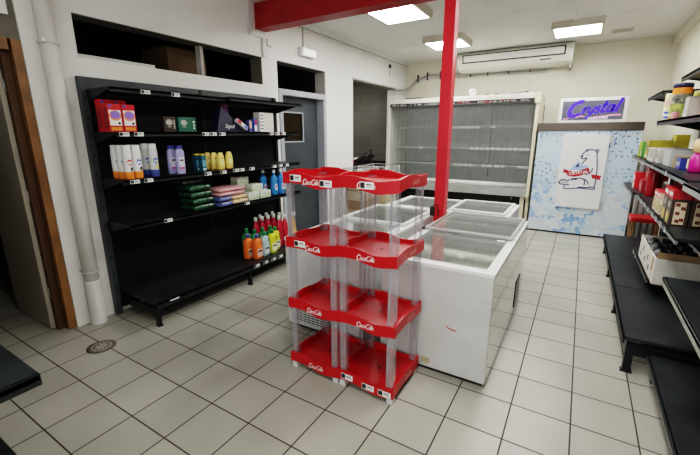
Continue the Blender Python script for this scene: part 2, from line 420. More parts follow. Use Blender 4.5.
# doorway on the left: wood frame, open leaf, panel above
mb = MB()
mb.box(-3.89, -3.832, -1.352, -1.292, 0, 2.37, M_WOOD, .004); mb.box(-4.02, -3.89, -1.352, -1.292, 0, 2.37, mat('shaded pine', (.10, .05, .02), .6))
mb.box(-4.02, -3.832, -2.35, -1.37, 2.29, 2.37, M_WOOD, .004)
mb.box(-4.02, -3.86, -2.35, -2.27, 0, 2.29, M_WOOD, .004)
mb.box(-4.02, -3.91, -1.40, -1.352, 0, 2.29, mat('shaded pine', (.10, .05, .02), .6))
d1 = struct(mb, 'door_1', 'orange pine door frame with a beige leaf standing open')
mb = MB(); mb.box(-4.70, -3.965, -1.435, -1.402, .012, 2.27, M_DOORB, .003); mb.build('door_leaf', d1)
mb = MB()
for z in (.3, 1.15, 2.0): mb.lathe([(.008, z), (.008, z+.09)], M_ALU, -3.955, -1.405, seg=10)
mb.build('hinge', d1)
mb = MB(); mb.box(-4.01, -3.838, -2.35, -1.292, 2.37, ZC, mat('brown grey panel', (.16, .145, .12), .7, noise=.2, nscale=3)); struct(mb, 'trim_6', 'brown grey panel above the pine frame')
mb = MB(); mb.box(-3.838, -3.825, -1.385, -1.335, 2.53, 2.63, M_WHITE, .003); o = mb.build('wall_plate'); tag(o, 'small white plate on the panel above the pine frame', 'plate')

# grey door
mb = MB()
mb.box(-4.0, XL+.012, 1.527, 1.60, 0, 2.295, M_DFRAME, .004); mb.box(-4.0, XL+.012, 2.59, 2.663, 0, 2.295, M_DFRAME, .004)
mb.box(-4.0, XL+.012, 1.60, 2.59, 2.215, 2.295, M_DFRAME, .004)
d2 = struct(mb, 'door_2', 'slate grey door with dark window in a light grey frame')
mb = MB(); x0, x1 = -3.985, -3.94
mb.box(x0, x1, 1.605, 1.69, .01, 2.205, M_DOORG); mb.box(x0, x1, 2.19, 2.575, .01, 2.205, M_DOORG); mb.box(x0, x1, 1.69, 2.19, .01, 1.56, M_DOORG); mb.box(x0, x1, 1.69, 2.19, 2.0, 2.205, M_DOORG)
lf = mb.build('door_leaf', d2)
mb = MB()
mb.box(x1-.004, x1+.014, 1.68, 2.20, 1.555, 1.575, M_DFRAME); mb.box(x1-.004, x1+.014, 1.68, 2.20, 1.985, 2.005, M_DFRAME); mb.box(x1-.004, x1+.014, 2.18, 2.20, 1.575, 1.985, M_DFRAME); mb.box(x1-.004, x1+.014, 1.68, 1.70, 1.575, 1.985, M_DFRAME)
mb.build('window_frame', lf)
mb = MB(); mb.box(-3.965, -3.955, 1.685, 2.195, 1.555, 2.005, M_DPANE); mb.build('pane', lf)
mb = MB(); mb.tube([(x1, 2.50, 1.02), (x1+.05, 2.50, 1.02), (x1+.05, 2.38, 1.02)], .01, M_ALU); mb.box(x1, x1+.006, 2.475, 2.525, .95, 1.09, M_ALU); mb.build('handle', lf)

# red beam and column
t = thing('steel_beam', 'dark red steel beam crossing under the ceiling', 'beam', (-1.4, 1.25, 2.955))
mb = MB(); mb.box(XL, XR, 1.15, 1.345, 2.955, 2.975, M_BEAM, .003); part(mb, 'flange', t)
mb = MB(); mb.box(XL, XR, 1.155, 1.34, 2.975, ZC, M_BEAM); part(mb, 'web', t)
t = thing('steel_column', 'bright red square column standing between the chest freezers', 'column', (-1.375, 1.25, 0))
mb = MB(); mb.box(-1.418, -1.308, 1.195, 1.305, .0, 2.955, M_POLE, .004); part(mb, 'shaft', t)
mb = MB(); mb.box(-1.452, -1.406, 1.165, 1.195, .83, .93, M_INK, .006); part(mb, 'socket_box', t, 'black socket box on the red column')
mb = MB(); mb.tube([(-1.43, 1.18, .93), (-1.41, 1.172, .955), (-1.375, 1.172, .95), (-1.36, 1.172, .90), (-1.36, 1.172, .83)], .006, M_INK); part(mb, 'cable', t)

# vertical drain pipe
t = thing('drain_pipe', 'white round drain pipe running up the left wall beside the shelving', 'pipe', (-3.755, -1.14, 0))
mb = MB(); mb.lathe([(.06, 0), (.06, ZC)], M_PIPE, -3.755, -1.14, seg=24); part(mb, 'pipe_body', t)
mb = MB(); mb.lathe([(.066, 0), (.065, .01), (.065, .40), (.062, .42)], M_PIPE, -3.755, -1.14, seg=24); part(mb, 'pipe_socket', t)
for z in (.50, 2.36):
    mb = MB(); mb.tube([(XL+.004, -1.195, z+.02), (-3.80, -1.20, z+.012)] + [(-3.755+.063*math.cos(a), -1.14+.063*math.sin(a), z) for a in [math.radians(200+k*16) for k in range(0, 18)]] , .006, M_GREYP); part(mb, 'pipe_clip', t)
    if z > 1: 
        mb = MB(); mb.box(-3.70, -3.68, -1.215, -1.185, z, z+.03, M_WHITE, .004); part(mb, 'clip_screw', t)

# floor drain
t = thing('floor_drain', 'round dirty metal drain cover set in the floor near the pipe', 'drain', (-3.30, -1.345, 0))
M_DRAIN = mat('dirty drain metal', (.15, .13, .10), .6, metal=.3, noise=.6, nscale=30)
mb = MB(); mb.lathe([(.105, .0), (.105, .003), (.078, .006), (.075, .003)], M_DRAIN, -3.30, -1.345, seg=28); part(mb, 'ring', t)
mb = MB(); mb.lathe([(.074, .0), (.074, .0045)], mat('drain cover', (.28, .26, .22), .5, noise=.3, nscale=20), -3.30, -1.345, seg=24)
for k in range(12):
    a = 2*PI*k/12; mb.box(-3.30+.052*math.cos(a)-.007, -3.30+.052*math.cos(a)+.007, -1.345+.052*math.sin(a)-.007, -1.345+.052*math.sin(a)+.007, .0045, .0052, M_INK)
part(mb, 'cover', t)

# emergency light, trunking, socket, back-wall cable
t = thing('emergency_light', 'small white emergency light box on the left wall above the grey door', 'light', (XL, 2.15, 2.78))
mb = MB(); mb.box(XL, XL+.07, 1.98, 2.33, 2.78, 2.895, M_WHITE, .012); part(mb, 'housing', t)
mb = MB(); mb.box(XL+.07, XL+.082, 2.02, 2.32, 2.79, 2.885, mat('emergency diffuser', (.9, .9, .85), .3, emit=(.9, .9, .8), estr=.4), .006); part(mb, 'diffuser', t)
mb = MB(); mb.tube([(XL+.01, 2.10, 2.895), (XL+.01, 2.10, ZC)], .008, M_REVEAL); part(mb, 'conduit', t)
t = thing('cable_trunking', 'stepped white cable trunking beside the red beam end', 'trunking', (XL, 1.15, 2.62))
mb = MB()
mb.box(XL, XL+.03, 1.02, 1.085, 2.90, ZC, M_TRIM, .004); mb.box(XL, XL+.031, 1.02, 1.31, 2.865, 2.925, M_TRIM, .004); mb.box(XL, XL+.03, 1.245, 1.31, 2.645, 2.90, M_TRIM, .004)
part(mb, 'trunk', t)
mb = MB(); mb.box(XL, XL+.035, 1.33, 1.43, 2.79, 2.875, M_TRIM, .006); part(mb, 'junction_box', t)
t = thing('wall_cable', 'pale cables clipped along the back wall below the air conditioner', 'cable', (-2.6, YB, 2.9))
CP = [(-3.80, 5.30, 2.60), (-3.76, 5.7, 2.64), (-3.70, 5.90, 2.72), (-3.55, 5.925, 2.87), (-3.30, 5.925, 2.945), (-2.7, 5.925, 2.925), (-2.1, 5.925, 2.93), (-1.4, 5.925, 2.90), (-.95, 5.925, 2.89), (-.8, 5.925, 2.95)]
mb = MB(); mb.tube(CP, .024, M_REVEAL, 8); mb.tube([(p[0], p[1]-.004, p[2]-.06) for p in CP], .02, M_GREYP, 8); part(mb, 'cable_run', t)
for x in (-3.52, -3.3, -3.0, -2.7, -2.35, -2.0, -1.6, -1.2):
    z = 2.93 if x > -3.4 else 2.89
    mb = MB(); mb.box(x-.008, x+.008, 5.88, YB, z-.09, z+.07, M_BLACK); part(mb, 'clip', t)
t = thing('smoke_sensor', 'small dark sensor with dangling wire on the left wall above the passage', 'sensor', (XL, 5.02, 3.03))
mb = MB(); mb.box(XL, XL+.03, 4.99, 5.05, 3.02, 3.085, M_INK, .008); part(mb, 'sensor_body', t)
mb = MB(); mb.tube([(XL+.012, 5.02, 3.02), (XL+.014, 5.01, 2.93), (XL+.012, 5.03, 2.87)], .006, M_REVEAL); part(mb, 'wire', t)

# ceiling lights
def ceiling_light(x, y, label):
    t = thing('ceiling_light', label, 'light', (x, y, 3.15), 0, 'square surface mounted ceiling lights')
    mb = MB(); h = .33
    mb.box(-h, h, -h, -h+.035, 0, ZC-3.15, M_LAMPBODY); mb.box(-h, h, h-.035, h, 0, ZC-3.15, M_LAMPBODY); mb.box(-h, -h+.035, -h+.035, h-.035, 0, ZC-3.15, M_LAMPBODY); mb.box(h-.035, h, -h+.035, h-.035, 0, ZC-3.15, M_LAMPBODY)
    mb.build('housing', t)
    mb = MB(); mb.box(-h+.035, h-.035, -h+.035, h-.035, .004, .02, M_LAMP); mb.build('diffuser', t)
    return t
ceiling_light(-2.36, 2.24, 'lit square ceiling light just behind the red beam')
ceiling_light(-2.33, 4.20, 'lit square ceiling light partly behind the red column')
ceiling_light(-.42, 4.36, 'lit square ceiling light on the right, in front of the back wall')
ceiling_light(-.42, 2.24, 'square ceiling light at the top edge above the right freezer')
ceiling_light(-.42, .1, 'square ceiling light above the right aisle')
ceiling_light(-.42, -2.0, 'square ceiling light above the front of the aisle')
mb = MB(); mb.box(-.465, -.435, 2.6, 4.03, ZC-.022, ZC, M_CEIL, .003); o = mb.build('ceiling_conduit'); tag(o, 'thin white conduit on the ceiling between two lights', 'conduit')
mb = MB(); mb.box(.02, .31, 4.98, 5.20, ZC-.012, ZC, mat('vent plate', (.50, .48, .43), .6), .003)
for k in range(5): mb.box(.04, .29, 5.01+k*.035, 5.022+k*.035, ZC-.014, ZC-.011, M_REVEAL)
o = mb.build('ceiling_vent'); tag(o, 'small flat grille plate on the ceiling by the right wall', 'vent')

# air conditioner
t = thing('air_conditioner', 'long white air conditioner hung under the ceiling at the back wall', 'air conditioner', (-1.45, 5.7, 2.87))
M_AC = mat('air conditioner cream', (.80, .78, .70), .4)
prof = [(YB-.01, 3.225), (5.46, 3.225), (5.42, 3.195), (5.40, 3.115), (5.42, 2.995), (5.48, 2.93), (5.60, 2.895), (YB-.01, 2.895)]
def extr(mb, prof, xa, xb, m):
    n = len(prof); v = [(xa, p[0], p[1]) for p in prof] + [(xb, p[0], p[1]) for p in prof]
    mb._add(v, [tuple(range(n)), tuple(range(2*n-1, n-1, -1))] + [(k, n+k, n+(k+1)%n, (k+1)%n) for k in range(n)], m)
mb = MB(); extr(mb, prof, -2.50, -.48, M_AC); part(mb, 'casing', t)
mb = MB(); mb.hexa([(-2.40, 5.402, 3.025), (-.60, 5.402, 3.025), (-.60, 5.42, 3.025), (-2.40, 5.42, 3.025), (-2.40, 5.396, 3.18), (-.60, 5.396, 3.18), (-.60, 5.42, 3.18), (-2.40, 5.42, 3.18)], mat('air outlet black', (.02, .02, .02), .5)); part(mb, 'outlet_frame', t)
mb = MB()
mb.hexa([(-2.375, 5.393, 3.047), (-.625, 5.393, 3.047), (-.625, 5.402, 3.047), (-2.375, 5.402, 3.047), (-2.375, 5.388, 3.158), (-.625, 5.388, 3.158), (-.625, 5.402, 3.158), (-2.375, 5.402, 3.158)], mat('air flap', (.86, .85, .82), .3)); part(mb, 'flap', t)
mb = MB(); mb.box(-1.0, -.82, 5.428, 5.445, 2.97, 2.99, M_INK); part(mb, 'display_strip', t)
mb = MB(); mb.box(-.53, -.50, 5.55, 5.9, 2.815, 2.895, M_GREYMETAL); part(mb, 'bracket', t)

# ------------------------------------------------------------------ price labels
def price(mb, p, u, v, n, w=.06, h=.03):
    p, u, v, n = Vector(p), Vector(u), Vector(v), Vector(n)
    def f(a, b, e): return p + u*a*w + v*b*h + n*e
    mb.poly([(0,0),(1,0),(1,1),(0,1)], M_LABEL, lambda a, b: f(a, b, .0015))
    mb.poly([(.03,.12),(.36,.12),(.36,.9),(.03,.9)], M_INK, lambda a, b: f(a, b, .0025))
    mb.poly([(.45,.3),(.92,.3),(.92,.42),(.45,.42)], M_REVEAL, lambda a, b: f(a, b, .0025))
    mb.poly([(.45,.55),(.85,.55),(.85,.72),(.45,.72)], M_INK, lambda a, b: f(a, b, .0025))

# ------------------------------------------------------------------ red drink display stands
Xa, Xm, Xb, Ya, Yb2 = -1.80, -1.384, -.968, -.745, -.308
TRAYS = (.12, .552, 1.0, 1.438)
AMP = .0135
WT = ((0, .004), (.15, .009), (.35, .008), (.45, -.001), (.56, -.012), (.66, -.018), (.76, -.016), (.9, -.006), (1, .0))
def wavez(s):
    for (a, za), (b, zb) in zip(WT, WT[1:]):
        if s <= b: q = (s-a)/(b-a); q = q*q*(3-2*q) if a in (.35, .56) else q; return za + (zb-za)*q
    return 0
def wavey(s): return .015*math.sin(PI*min(1, s/.68))**1.0 - .003*s
def stand(x0, x1, label, right):
    t = thing('drink_display_stand', label, 'display stand', ((x0+x1)/2, (Ya+Yb2)/2, 0), 0, 'red drink display stands')
    g = .0007; x0 += g; x1 -= g
    N = 24
    def band(mb, pa, pb, z1, thick=.011, sg=1, wv=wavez):
        a, b = Vector(pa), Vector(pb); d = (b-a).normalized(); n = Vector((d.y, -d.x, 0))*sg
        V = []; F = []
        for k in range(N+1):
            s = k/N; p = a + (b-a)*s; w = wv(s)
            V += [(p.x, p.y, z1-.072+w), (p.x, p.y, z1+w), (p.x-n.x*thick, p.y-n.y*thick, z1+w), (p.x-n.x*thick, p.y-n.y*thick, z1-.072+w)]
        for k in range(N):
            o = 4*k
            for q in range(4): F.append((o+q, o+(q+1)%4, o+4+(q+1)%4, o+4+q))
        F += [(0,1,2,3), (4*N+3, 4*N+2, 4*N+1, 4*N)]
        mb._add(V, F, M_RED)
    for i, z in enumerate(TRAYS):
        mb = MB()
        band(mb, (x0, Ya, 0), (x1, Ya, 0), z); band(mb, (x1, Ya+.011, 0), (x1, Yb2-.011, 0), z, wv=wavey)
        band(mb, (x0, Yb2, 0), (x1, Yb2, 0), z, sg=-1); band(mb, (x0, Ya+.011, 0), (x0, Yb2-.011, 0), z, sg=-1, wv=wavey)
        # fix orientation of back and left bands by building floor inside
        mb.box(x0+.006, x1-.006, Ya+.006, Yb2-.006, z-.05, z-.042, M_RED)
        cx, cy = (x0+x1)/2, (Ya+Yb2)/2
        mb.lathe([(.012, z-.0425), (.012, z-.0412)], M_INK, cx, cy, seg=12)
        tr = part(mb, 'tray', t)
        mb = MB(); fw = wavez(.45)
        h = .036
        hx = x0 + (.145 if right else .165)
        if i in (0,) and right: pass
        else: coke(mb, (hx, Ya-.0022, z-.058+wavez((hx+.05-x0)/(x1-x0))), (1,0,0), (0,0,1), h)
        if mb.mats: part(mb, 'logo', tr); mb = MB()
        if right: coke(mb, (x1+.0022, Ya+.19, z-.055+wavey(.5)), (0,1,0), (0,0,1), .030, mat('faint logo ink', (.72, .42, .40), .5))
        if mb.mats: part(mb, 'logo', tr)
        pos = {(0, True): (.03, .19, .31), (2, False): (.08,), (3, False): (.065, .30), (3, True): (.17,)}.get((i, right), ())
        for px in pos:
            mb = MB(); price(mb, (x0+px, Ya-.004, z-.058+wavez((px+.03)/(x1-x0))), (1,0,0), (0,0,1), (0,-1,0), .09, .042)
            part(mb, 'price_label', tr)
    for (px, py, sx, sy) in ((x0, Ya, 1, 1), (x1, Ya, -1, 1), (x1, Yb2, -1, -1), (x0, Yb2, 1, -1)):
        a, b = px + sx*.013, py + sy*.013
        mb = MB(); w = .046
        # open C-shaped clear extrusion
        for (q0, q1, r0, r1) in ((0, w, 0, .003), (0, .003, .003, w), (w-.003, w, .003, w*.7)):
            mb.box(a+sx*q0, a+sx*q1, b+sy*r0, b+sy*r1, .05, TRAYS[3]-.03, M_ACRYL)
        part(mb, 'post', t)
        mb = MB(); mb.box(px+sx*.008, px+sx*.05, py+sy*.008, py+sy*.05, 0, .068, M_GREYP, .003); part(mb, 'foot', t)
    return t
stand(Xa, Xm, 'left one of two red plastic drink display stands with clear posts', False)
stand(Xm, Xb, 'right one of two red plastic drink display stands, against the white freezer', True)

# ------------------------------------------------------------------ chest freezers
def freezer(x0, x1, y0, y1, H, label, side_shiny=False, axis='y'):
    t = thing('chest_freezer', label, 'freezer', ((x0+x1)/2, (y0+y1)/2, 0), 0, 'white glass-lidded chest freezers')
    w = .06; zi = .30
    mb = MB(); zt = H-.03
    # outer walls and liner
    mb.box(x0, x1, y0, y0+w, .03, zt, M_FRZ, .004); mb.box(x0, x1, y1-w, y1, .03, zt, M_FRZ, .004)
    mb.box(x0, x0+w, y0+w, y1-w, .03, zt, M_FRZ); mb.box(x1-w, x1, y0+w, y1-w, .03, zt, M_FRZ)
    mb.box(x0+w, x1-w, y0+w, y1-w, .03, .30, M_LINER)
    part(mb, 'cabinet', t)
    if side_shiny:
        mb = MB(); mb.box(x1-.001, x1+.004, y0+.006, y1-.006, .035, zt-.004, M_FRZSIDE); part(mb, 'side_panel', t, 'shiny worn side panel')
    mb = MB(); mb.box(x0+.02, x1-.02, y0+.02, y1-.02, 0, .03, M_INK); part(mb, 'plinth', t)
    mb = MB(); r = .052
    mb.box(x0-.006, x1+.006, y0-.006, y0+r, zt, H, M_RIM, .006); mb.box(x0-.006, x1+.006, y1-r, y1+.006, zt, H, M_RIM, .006)
    mb.box(x0-.006, x0+r, y0+r, y1-r, zt, H, M_RIM, .006); mb.box(x1-r, x1+.006, y0+r, y1-r, zt, H, M_RIM, .006)
    part(mb, 'rim', t)
    # wire basket inside
    mb = MB(); bx0, bx1, by0, by1 = x0+.09, x1-.09, y0+.09, y1-.09
    n = 14
    for k in range(n+1):
        yy = by0+(by1-by0)*k/n; mb.tube([(bx0, yy, .70), (bx0, yy, .42), (bx1, yy, .42), (bx1, yy, .70)], .0028, M_WIRE, 5)
    for k in range(9):
        xx = bx0+(bx1-bx0)*k/8; mb.tube([(xx, by0, .70), (xx, by0, .42), (xx, by1, .42), (xx, by1, .70)], .0028, M_WIRE, 5)
    for z in (.56, .70): mb.tube([(bx0,by0,z),(bx1,by0,z),(bx1,by1,z),(bx0,by1,z)], .004, M_WIRE, 5, True)
    part(mb, 'basket', t)
    return t
def lid(t, x0, x1, y0, y1, z, fm, fw=.03, handle=None):
    mb = MB()
    mb.box(x0, x1, y0, y0+fw, z, z+.018, fm, .003); mb.box(x0, x1, y1-fw, y1, z, z+.018, fm, .003)
    mb.box(x0, x0+fw, y0+fw, y1-fw, z, z+.018, fm, .003); mb.box(x1-fw, x1, y0+fw, y1-fw, z, z+.018, fm, .003)
    l = part(mb, 'lid', t)
    mb = MB(); mb.box(x0+fw-.003, x1-fw+.003, y0+fw-.003, y1-fw+.003, z+.006, z+.011, M_GLASS); part(mb, 'lid_glass', l)
    if handle:
        mb = MB(); hx, hy = handle; mb.box(hx-.03, hx+.03, hy-.012, hy+.012, z+.018, z+.03, M_WHITE, .004); part(mb, 'lid_handle', l)
# right freezer beside the aisle
fr = freezer(-1.30, -.515, -.270, 1.42, .825, 'white chest freezer beside the aisle, its dark framed lid slid back', True)
lid(fr, -1.262, -.553, -.232, .72, .812, M_RIM, .018, (-.61, .50))
lid(fr, -1.29, -.535, .575, 1.41, .836, M_DALU, .026)
mb = MB(); mb.box(-1.302, -1.285, .555, .60, .834, .862, M_INK, .004); mb.box(-.583, -.555, .555, .60, .834, .858, M_DALU, .004); part(mb, 'lid_catch', fr)
mb = MB(); mb.box(-.511, -.506, .92, 1.16, .10, .36, M_INK); 
for k in range(8): mb.box(-.507, -.504, .93, 1.15, .12+k*.03, .128+k*.03, M_GREYMETAL)
part(mb, 'vent_grille', fr)
mb = MB()
for (a, b) in (((-.80, .375), (-.755, .350)), ((-.755, .350), (-.745, .352))):
    pass
mb.ribbon([(-.795, .392), (-.775, .378), (-.74, .372), (-.725, .374)], .008, M_CRIM, lambda u, v: Vector((u, -.2722, v))); mb.ribbon([(-.925, .405), (-.918, .40)], .007, M_CRIM, lambda u, v: Vector((u, -.2722, v)))
mb.ribbon([(-.965, .085), (-.93, .08), (-.90, .085)], .045, mat('brown stain', (.42, .36, .22), .7), lambda u, v: Vector((u, -.2721, v)))
part(mb, 'stain_mark', fr, 'red scratch and brown stain marks')
# left freezer behind the stands
fl = freezer(-2.235, -1.46, -.26, 1.44, .825, 'white chest freezer behind the red drink stands, its low vent showing')
lid(fl, -2.19, -1.505, -.215, .62, .812, M_RIM, .035); lid(fl, -2.20, -1.49, .585, 1.40, .832, M_RIM, .035)
mb = MB(); mb.box(-2.15, -1.62, -.2625, -.258, .06, .27, M_INK)
for k in range(9): mb.box(-2.15, -1.62, -.268, -.2625, .065+k*.0225, .074+k*.0225, M_GREYP)
for k in range(13): mb.box(-2.15+k*.0435, -2.144+k*.0435, -.2695, -.268, .06, .27, M_GREYP)
part(mb, 'vent_grille', fl)
mb = MB(); mb.box(-1.459, -1.455, .42, .47, .58, .74, M_INK); part(mb, 'side_mark', fl)
mb = MB(); mb.box(-1.86, -1.85, -.15, 1.35, .32, .74, M_RIM); part(mb, 'divider', fl)
# rear freezer lying across
fb = freezer(-2.15, -.715, 1.52, 2.34, .825, 'white chest freezer lying crosswise in front of the tall refrigerated cabinet')
lid(fb, -2.10, -1.34, 1.57, 2.29, .812, M_RIM, .03); lid(fb, -1.37, -.755, 1.57, 2.29, .832, M_RIM, .03)

# ------------------------------------------------------------------ tall refrigerated cabinet
t = thing('refrigerated_cabinet', 'tall empty refrigerated wall cabinet with clear strip curtain and glass shelves', 'fridge', (-2.3, 5.2, 0))
CX0, CX1 = -3.69, -.855
yt, yb = 4.72, 4.66      # front edge at top and at sill
def fy(z): return yb + (yt-yb)*(z-.8)/(2.36-.8)
mb = MB(); mb.box(CX0+.05, CX1-.05, 5.62, 5.70, .15, 2.32, mat('pale fridge liner', (.40,.41,.41), .5, noise=.1)); part(mb, 'back_panel', t)
mb = MB()
for k in range(4): mb.box(CX0+.05+k*.93-.004+.0, CX0+.056+k*.93, 5.612, 5.62, .8, 2.2, M_BLACK)
part(mb, 'panel_joint', t)
for xa, xb, mm, nm in ((CX0, CX0+.05, M_CREAMW, 'end_panel'), (CX1-.05, CX1, M_CREAM, 'end_panel')):
    mb = MB(); P = [(fy(.58), .58), (yb+.10, .46), (yb+.12, .1), (5.70, .1), (5.70, 2.32), (yt, 2.32), (fy(2.22), 2.22)]
    extr(mb, P, xa, xb, mm); part(mb, nm, t, 'yellowed cream end panel' if mm is M_CREAM else None)
mb = MB(); mb.box(CX1-.075, CX1+.01, yt-.03, yt+.10, 2.18, 2.3495, M_CREAM, .012); part(mb, 'corner_cap', t)
mb = MB(); mb.box(CX0, CX1-.01, yt, 5.70, 2.32, 2.35, M_CREAMW); mb.box(CX0+.05, CX1-.05, yt-.015, yt+.03, 2.265, 2.33, M_CREAMW, .006); part(mb, 'canopy', t)
mb = MB(); mb.box(CX0+.05, CX1-.05, yt+.005, yt+.05, 2.205, 2.27, M_GRILLE)
for k in range(90):
    x = CX0+.08+k*(CX1-CX0-.14)/90
    mb.box(x, x+.014, yt-.001, yt+.005, 2.22+random.random()*.01, 2.255, random.choice((M_GREYP, M_INK, M_GREYMETAL, M_CRIM if k > 45 else M_GREYP)))
part(mb, 'air_grille', t)
mb = MB(); mb.box(CX0+.05, CX1-.05, yt+.05, 5.62, 2.28, 2.305, M_GREYMETAL); part(mb, 'inner_ceiling', t)
for z, tags, nm in ((1.80, (-2.55, -2.46, -2.37, -2.28, -2.19, -2.1, -2.01, -1.92, -1.63), 0), (1.395, (-3.05, -2.55, -2.0, -1.9, -1.8, -1.7, -1.6, -1.5, -1.4, -1.3, -1.2, -1.1, -1.0), 0), (1.07, (-2.3, -2.2, -2.1, -2.0, -1.75, -1.65, -1.5, -1.4, -1.1, -1.02, -.94), 0)):
    mb = MB(); mb.box(CX0+.055, CX1-.055, 5.05, 5.60, z, z+.012, M_SHELFGLASS); mb.box(CX0+.055, CX1-.055, 5.04, 5.055, z-.006, z+.018, mat('pale green shelf edge', (.40, .47, .44), .3)); sh = part(mb, 'glass_shelf', t)
    for x in tags:
        mb = MB(); mb.box(x-.04, x+.04, 5.032, 5.04, z-.022, z+.022, M_WHITE); part(mb, 'price_label', sh)
mb = MB()   # curtain of narrow clear strips
nS = 64
for k in range(nS):
    x = CX0+.07 + (CX1-CX0-.14)*k/nS; w = (CX1-CX0-.14)/nS*random.uniform(.86, .99); dy = random.uniform(-.003, .003)
    za, zb = .78, 2.22
    mb._add([(x, fy(za)+.06+dy, za), (x+w, fy(za)+.06+dy, za), (x+w, fy(zb)+.04+dy, zb), (x, fy(zb)+.04+dy, zb)], [(0,1,2,3)], M_CURTAIN)
cu = part(mb, 'strip_curtain', t)
mb = MB(); mb.tube([(CX0+.06, fy(.95)+.05, .76), (CX1-.06, fy(.95)+.05, .76)], .045, mat('rolled curtain end', (.55, .55, .53), .35, noise=.2, nscale=12), 14); part(mb, 'curtain_roll', t)
for k in range(24):
    mb = MB(); x = -2.35 + k*.044 + random.uniform(-.01, .01); mb.box(x, x+random.uniform(.015, .035), fy(.95)-.004, fy(.95)+.002, .735+random.uniform(-.004, .004), .75, M_WHITE)
    part(mb, 'roll_tag', t)
mb = MB(); mb.box(CX0+.05, CX1-.05, yb, yb+.05, .57, .72, M_GREYMETAL, .006); mb.box(CX0+.05, CX1-.05, yb+.05, 5.62, .58, .62, M_GREYMETAL); part(mb, 'front_sill', t)
mb = MB(); mb.box(CX0+.05, CX1-.05, yb+.16, 5.62, .1, .58, M_INK); part(mb, 'base', t)
mb = MB(); mb.tube([(-2.2, yb+.08, .55), (-2.2, yb+.08, .59), (-1.15, yb+.08, .585), (-1.15, yb+.08, .50)], .006, M_WIRE); part(mb, 'base_wire', t)
mb = MB()
for x in (CX0+.1, -2.3, CX1-.1): mb.box(x-.03, x+.03, 4.84, 4.90, 0, .1, M_INK); mb.box(x-.03, x+.03, 5.6, 5.66, 0, .1, M_INK)
part(mb, 'leg', t)
mb = MB(); mb.box(-1.00, -.93, 4.72, 4.775, .0, .57, M_CREAM, .005); part(mb, 'support_post', t)
# things lying on the cabinet
mb = MB(); mb.box(-3.42, -3.08, 5.0, 5.2, 2.35, 2.395, M_INK, .008); o = mb.build('flat_case'); tag(o, 'flat black case on the left end of the cabinet top', 'case')
mb = MB()
bmesh.ops.create_icosphere(mb.bm, subdivisions=3, radius=.075); mb.mi(M_LABEL)
for v in mb.bm.verts: v.co = v.co*random.uniform(.72, 1.1)
mz = min(v.co.z for v in mb.bm.verts)
for v in mb.bm.verts: v.co += Vector((-2.05+.0, 5.0, 2.35-mz))
o = mb.build('paper_ball'); tag(o, 'crumpled white paper on top of the refrigerated cabinet', 'paper')
mb = MB(); mb.box(-1.80, -1.60, 4.92, 5.02, 2.35, 2.39, mat('dull red card', (.40, .10, .08), .6), .004); mb.box(-1.72, -1.64, 4.917, 4.92, 2.357, 2.383, M_LABEL); o = mb.build('small_carton'); tag(o, 'small dull red carton on top of the refrigerated cabinet', 'carton')
mb = MB(); pts = []
V = []
for k in range(9):
    x = -1.42 + k*.055; V += [(x, 4.90, 2.352+.02*abs(math.sin(k*1.3))+.006*k), (x+.02, 5.16, 2.354+.025*abs(math.sin(k*1.1+1))+.008*k)]
mb._add(V, [(2*k, 2*k+1, 2*k+3, 2*k+2) for k in range(8)], mat('blue white leaflet', (.45, .52, .66), .5, noise=.6, nscale=9)); o = mb.build('leaflet'); tag(o, 'bluish leaflets lying on the right end of the cabinet top', 'leaflet')

# ------------------------------------------------------------------ ice merchandiser and sign
t = thing('ice_freezer', 'tall ice freezer with blue ice cube print and white door', 'freezer', (-.12, 5.1, 0))
mb = MB(); mb.box(-.80, .60, 4.62, 5.60, .03, 1.80, M_FRZ); part(mb, 'cabinet', t)
mb = MB(); mb.box(-.81, .605, 4.60, 4.62, .03, 1.72, ice_mat()); part(mb, 'printed_front', t)
mb = MB(); mb.box(-.79, .59, 4.615, 5.58, 0, .03, M_INK); part(mb, 'plinth', t)
mb = MB(); mb.box(-.83, .61, 4.57, 4.64, 1.722, 1.845, M_STEEL, .004); part(mb, 'top_rail', t)
mb = MB(); mb.box(-.83, .61, 4.64, 5.60, 1.80, 1.84, M_STEEL); part(mb, 'top_cover', t)
DX0, DX1, DZ0, DZ1 = -.432, .205, .478, 1.672
mb = MB(); mb.box(DX0, DX1, 4.545, 4.60, DZ0, DZ1, mat('white door skin', (.78, .79, .80), .3), .008); dr = part(mb, 'door', t)
mb = MB(); mb.box(DX0-.055, DX0+.0, 4.555, 4.60, 1.02, 1.12, M_ALU, .008); part(mb, 'latch', dr)
for z in (.57, 1.58):
    mb = MB(); mb.box(DX1, DX1+.03, 4.55, 4.60, z-.05, z+.05, M_ALU, .006); part(mb, 'hinge', dr)
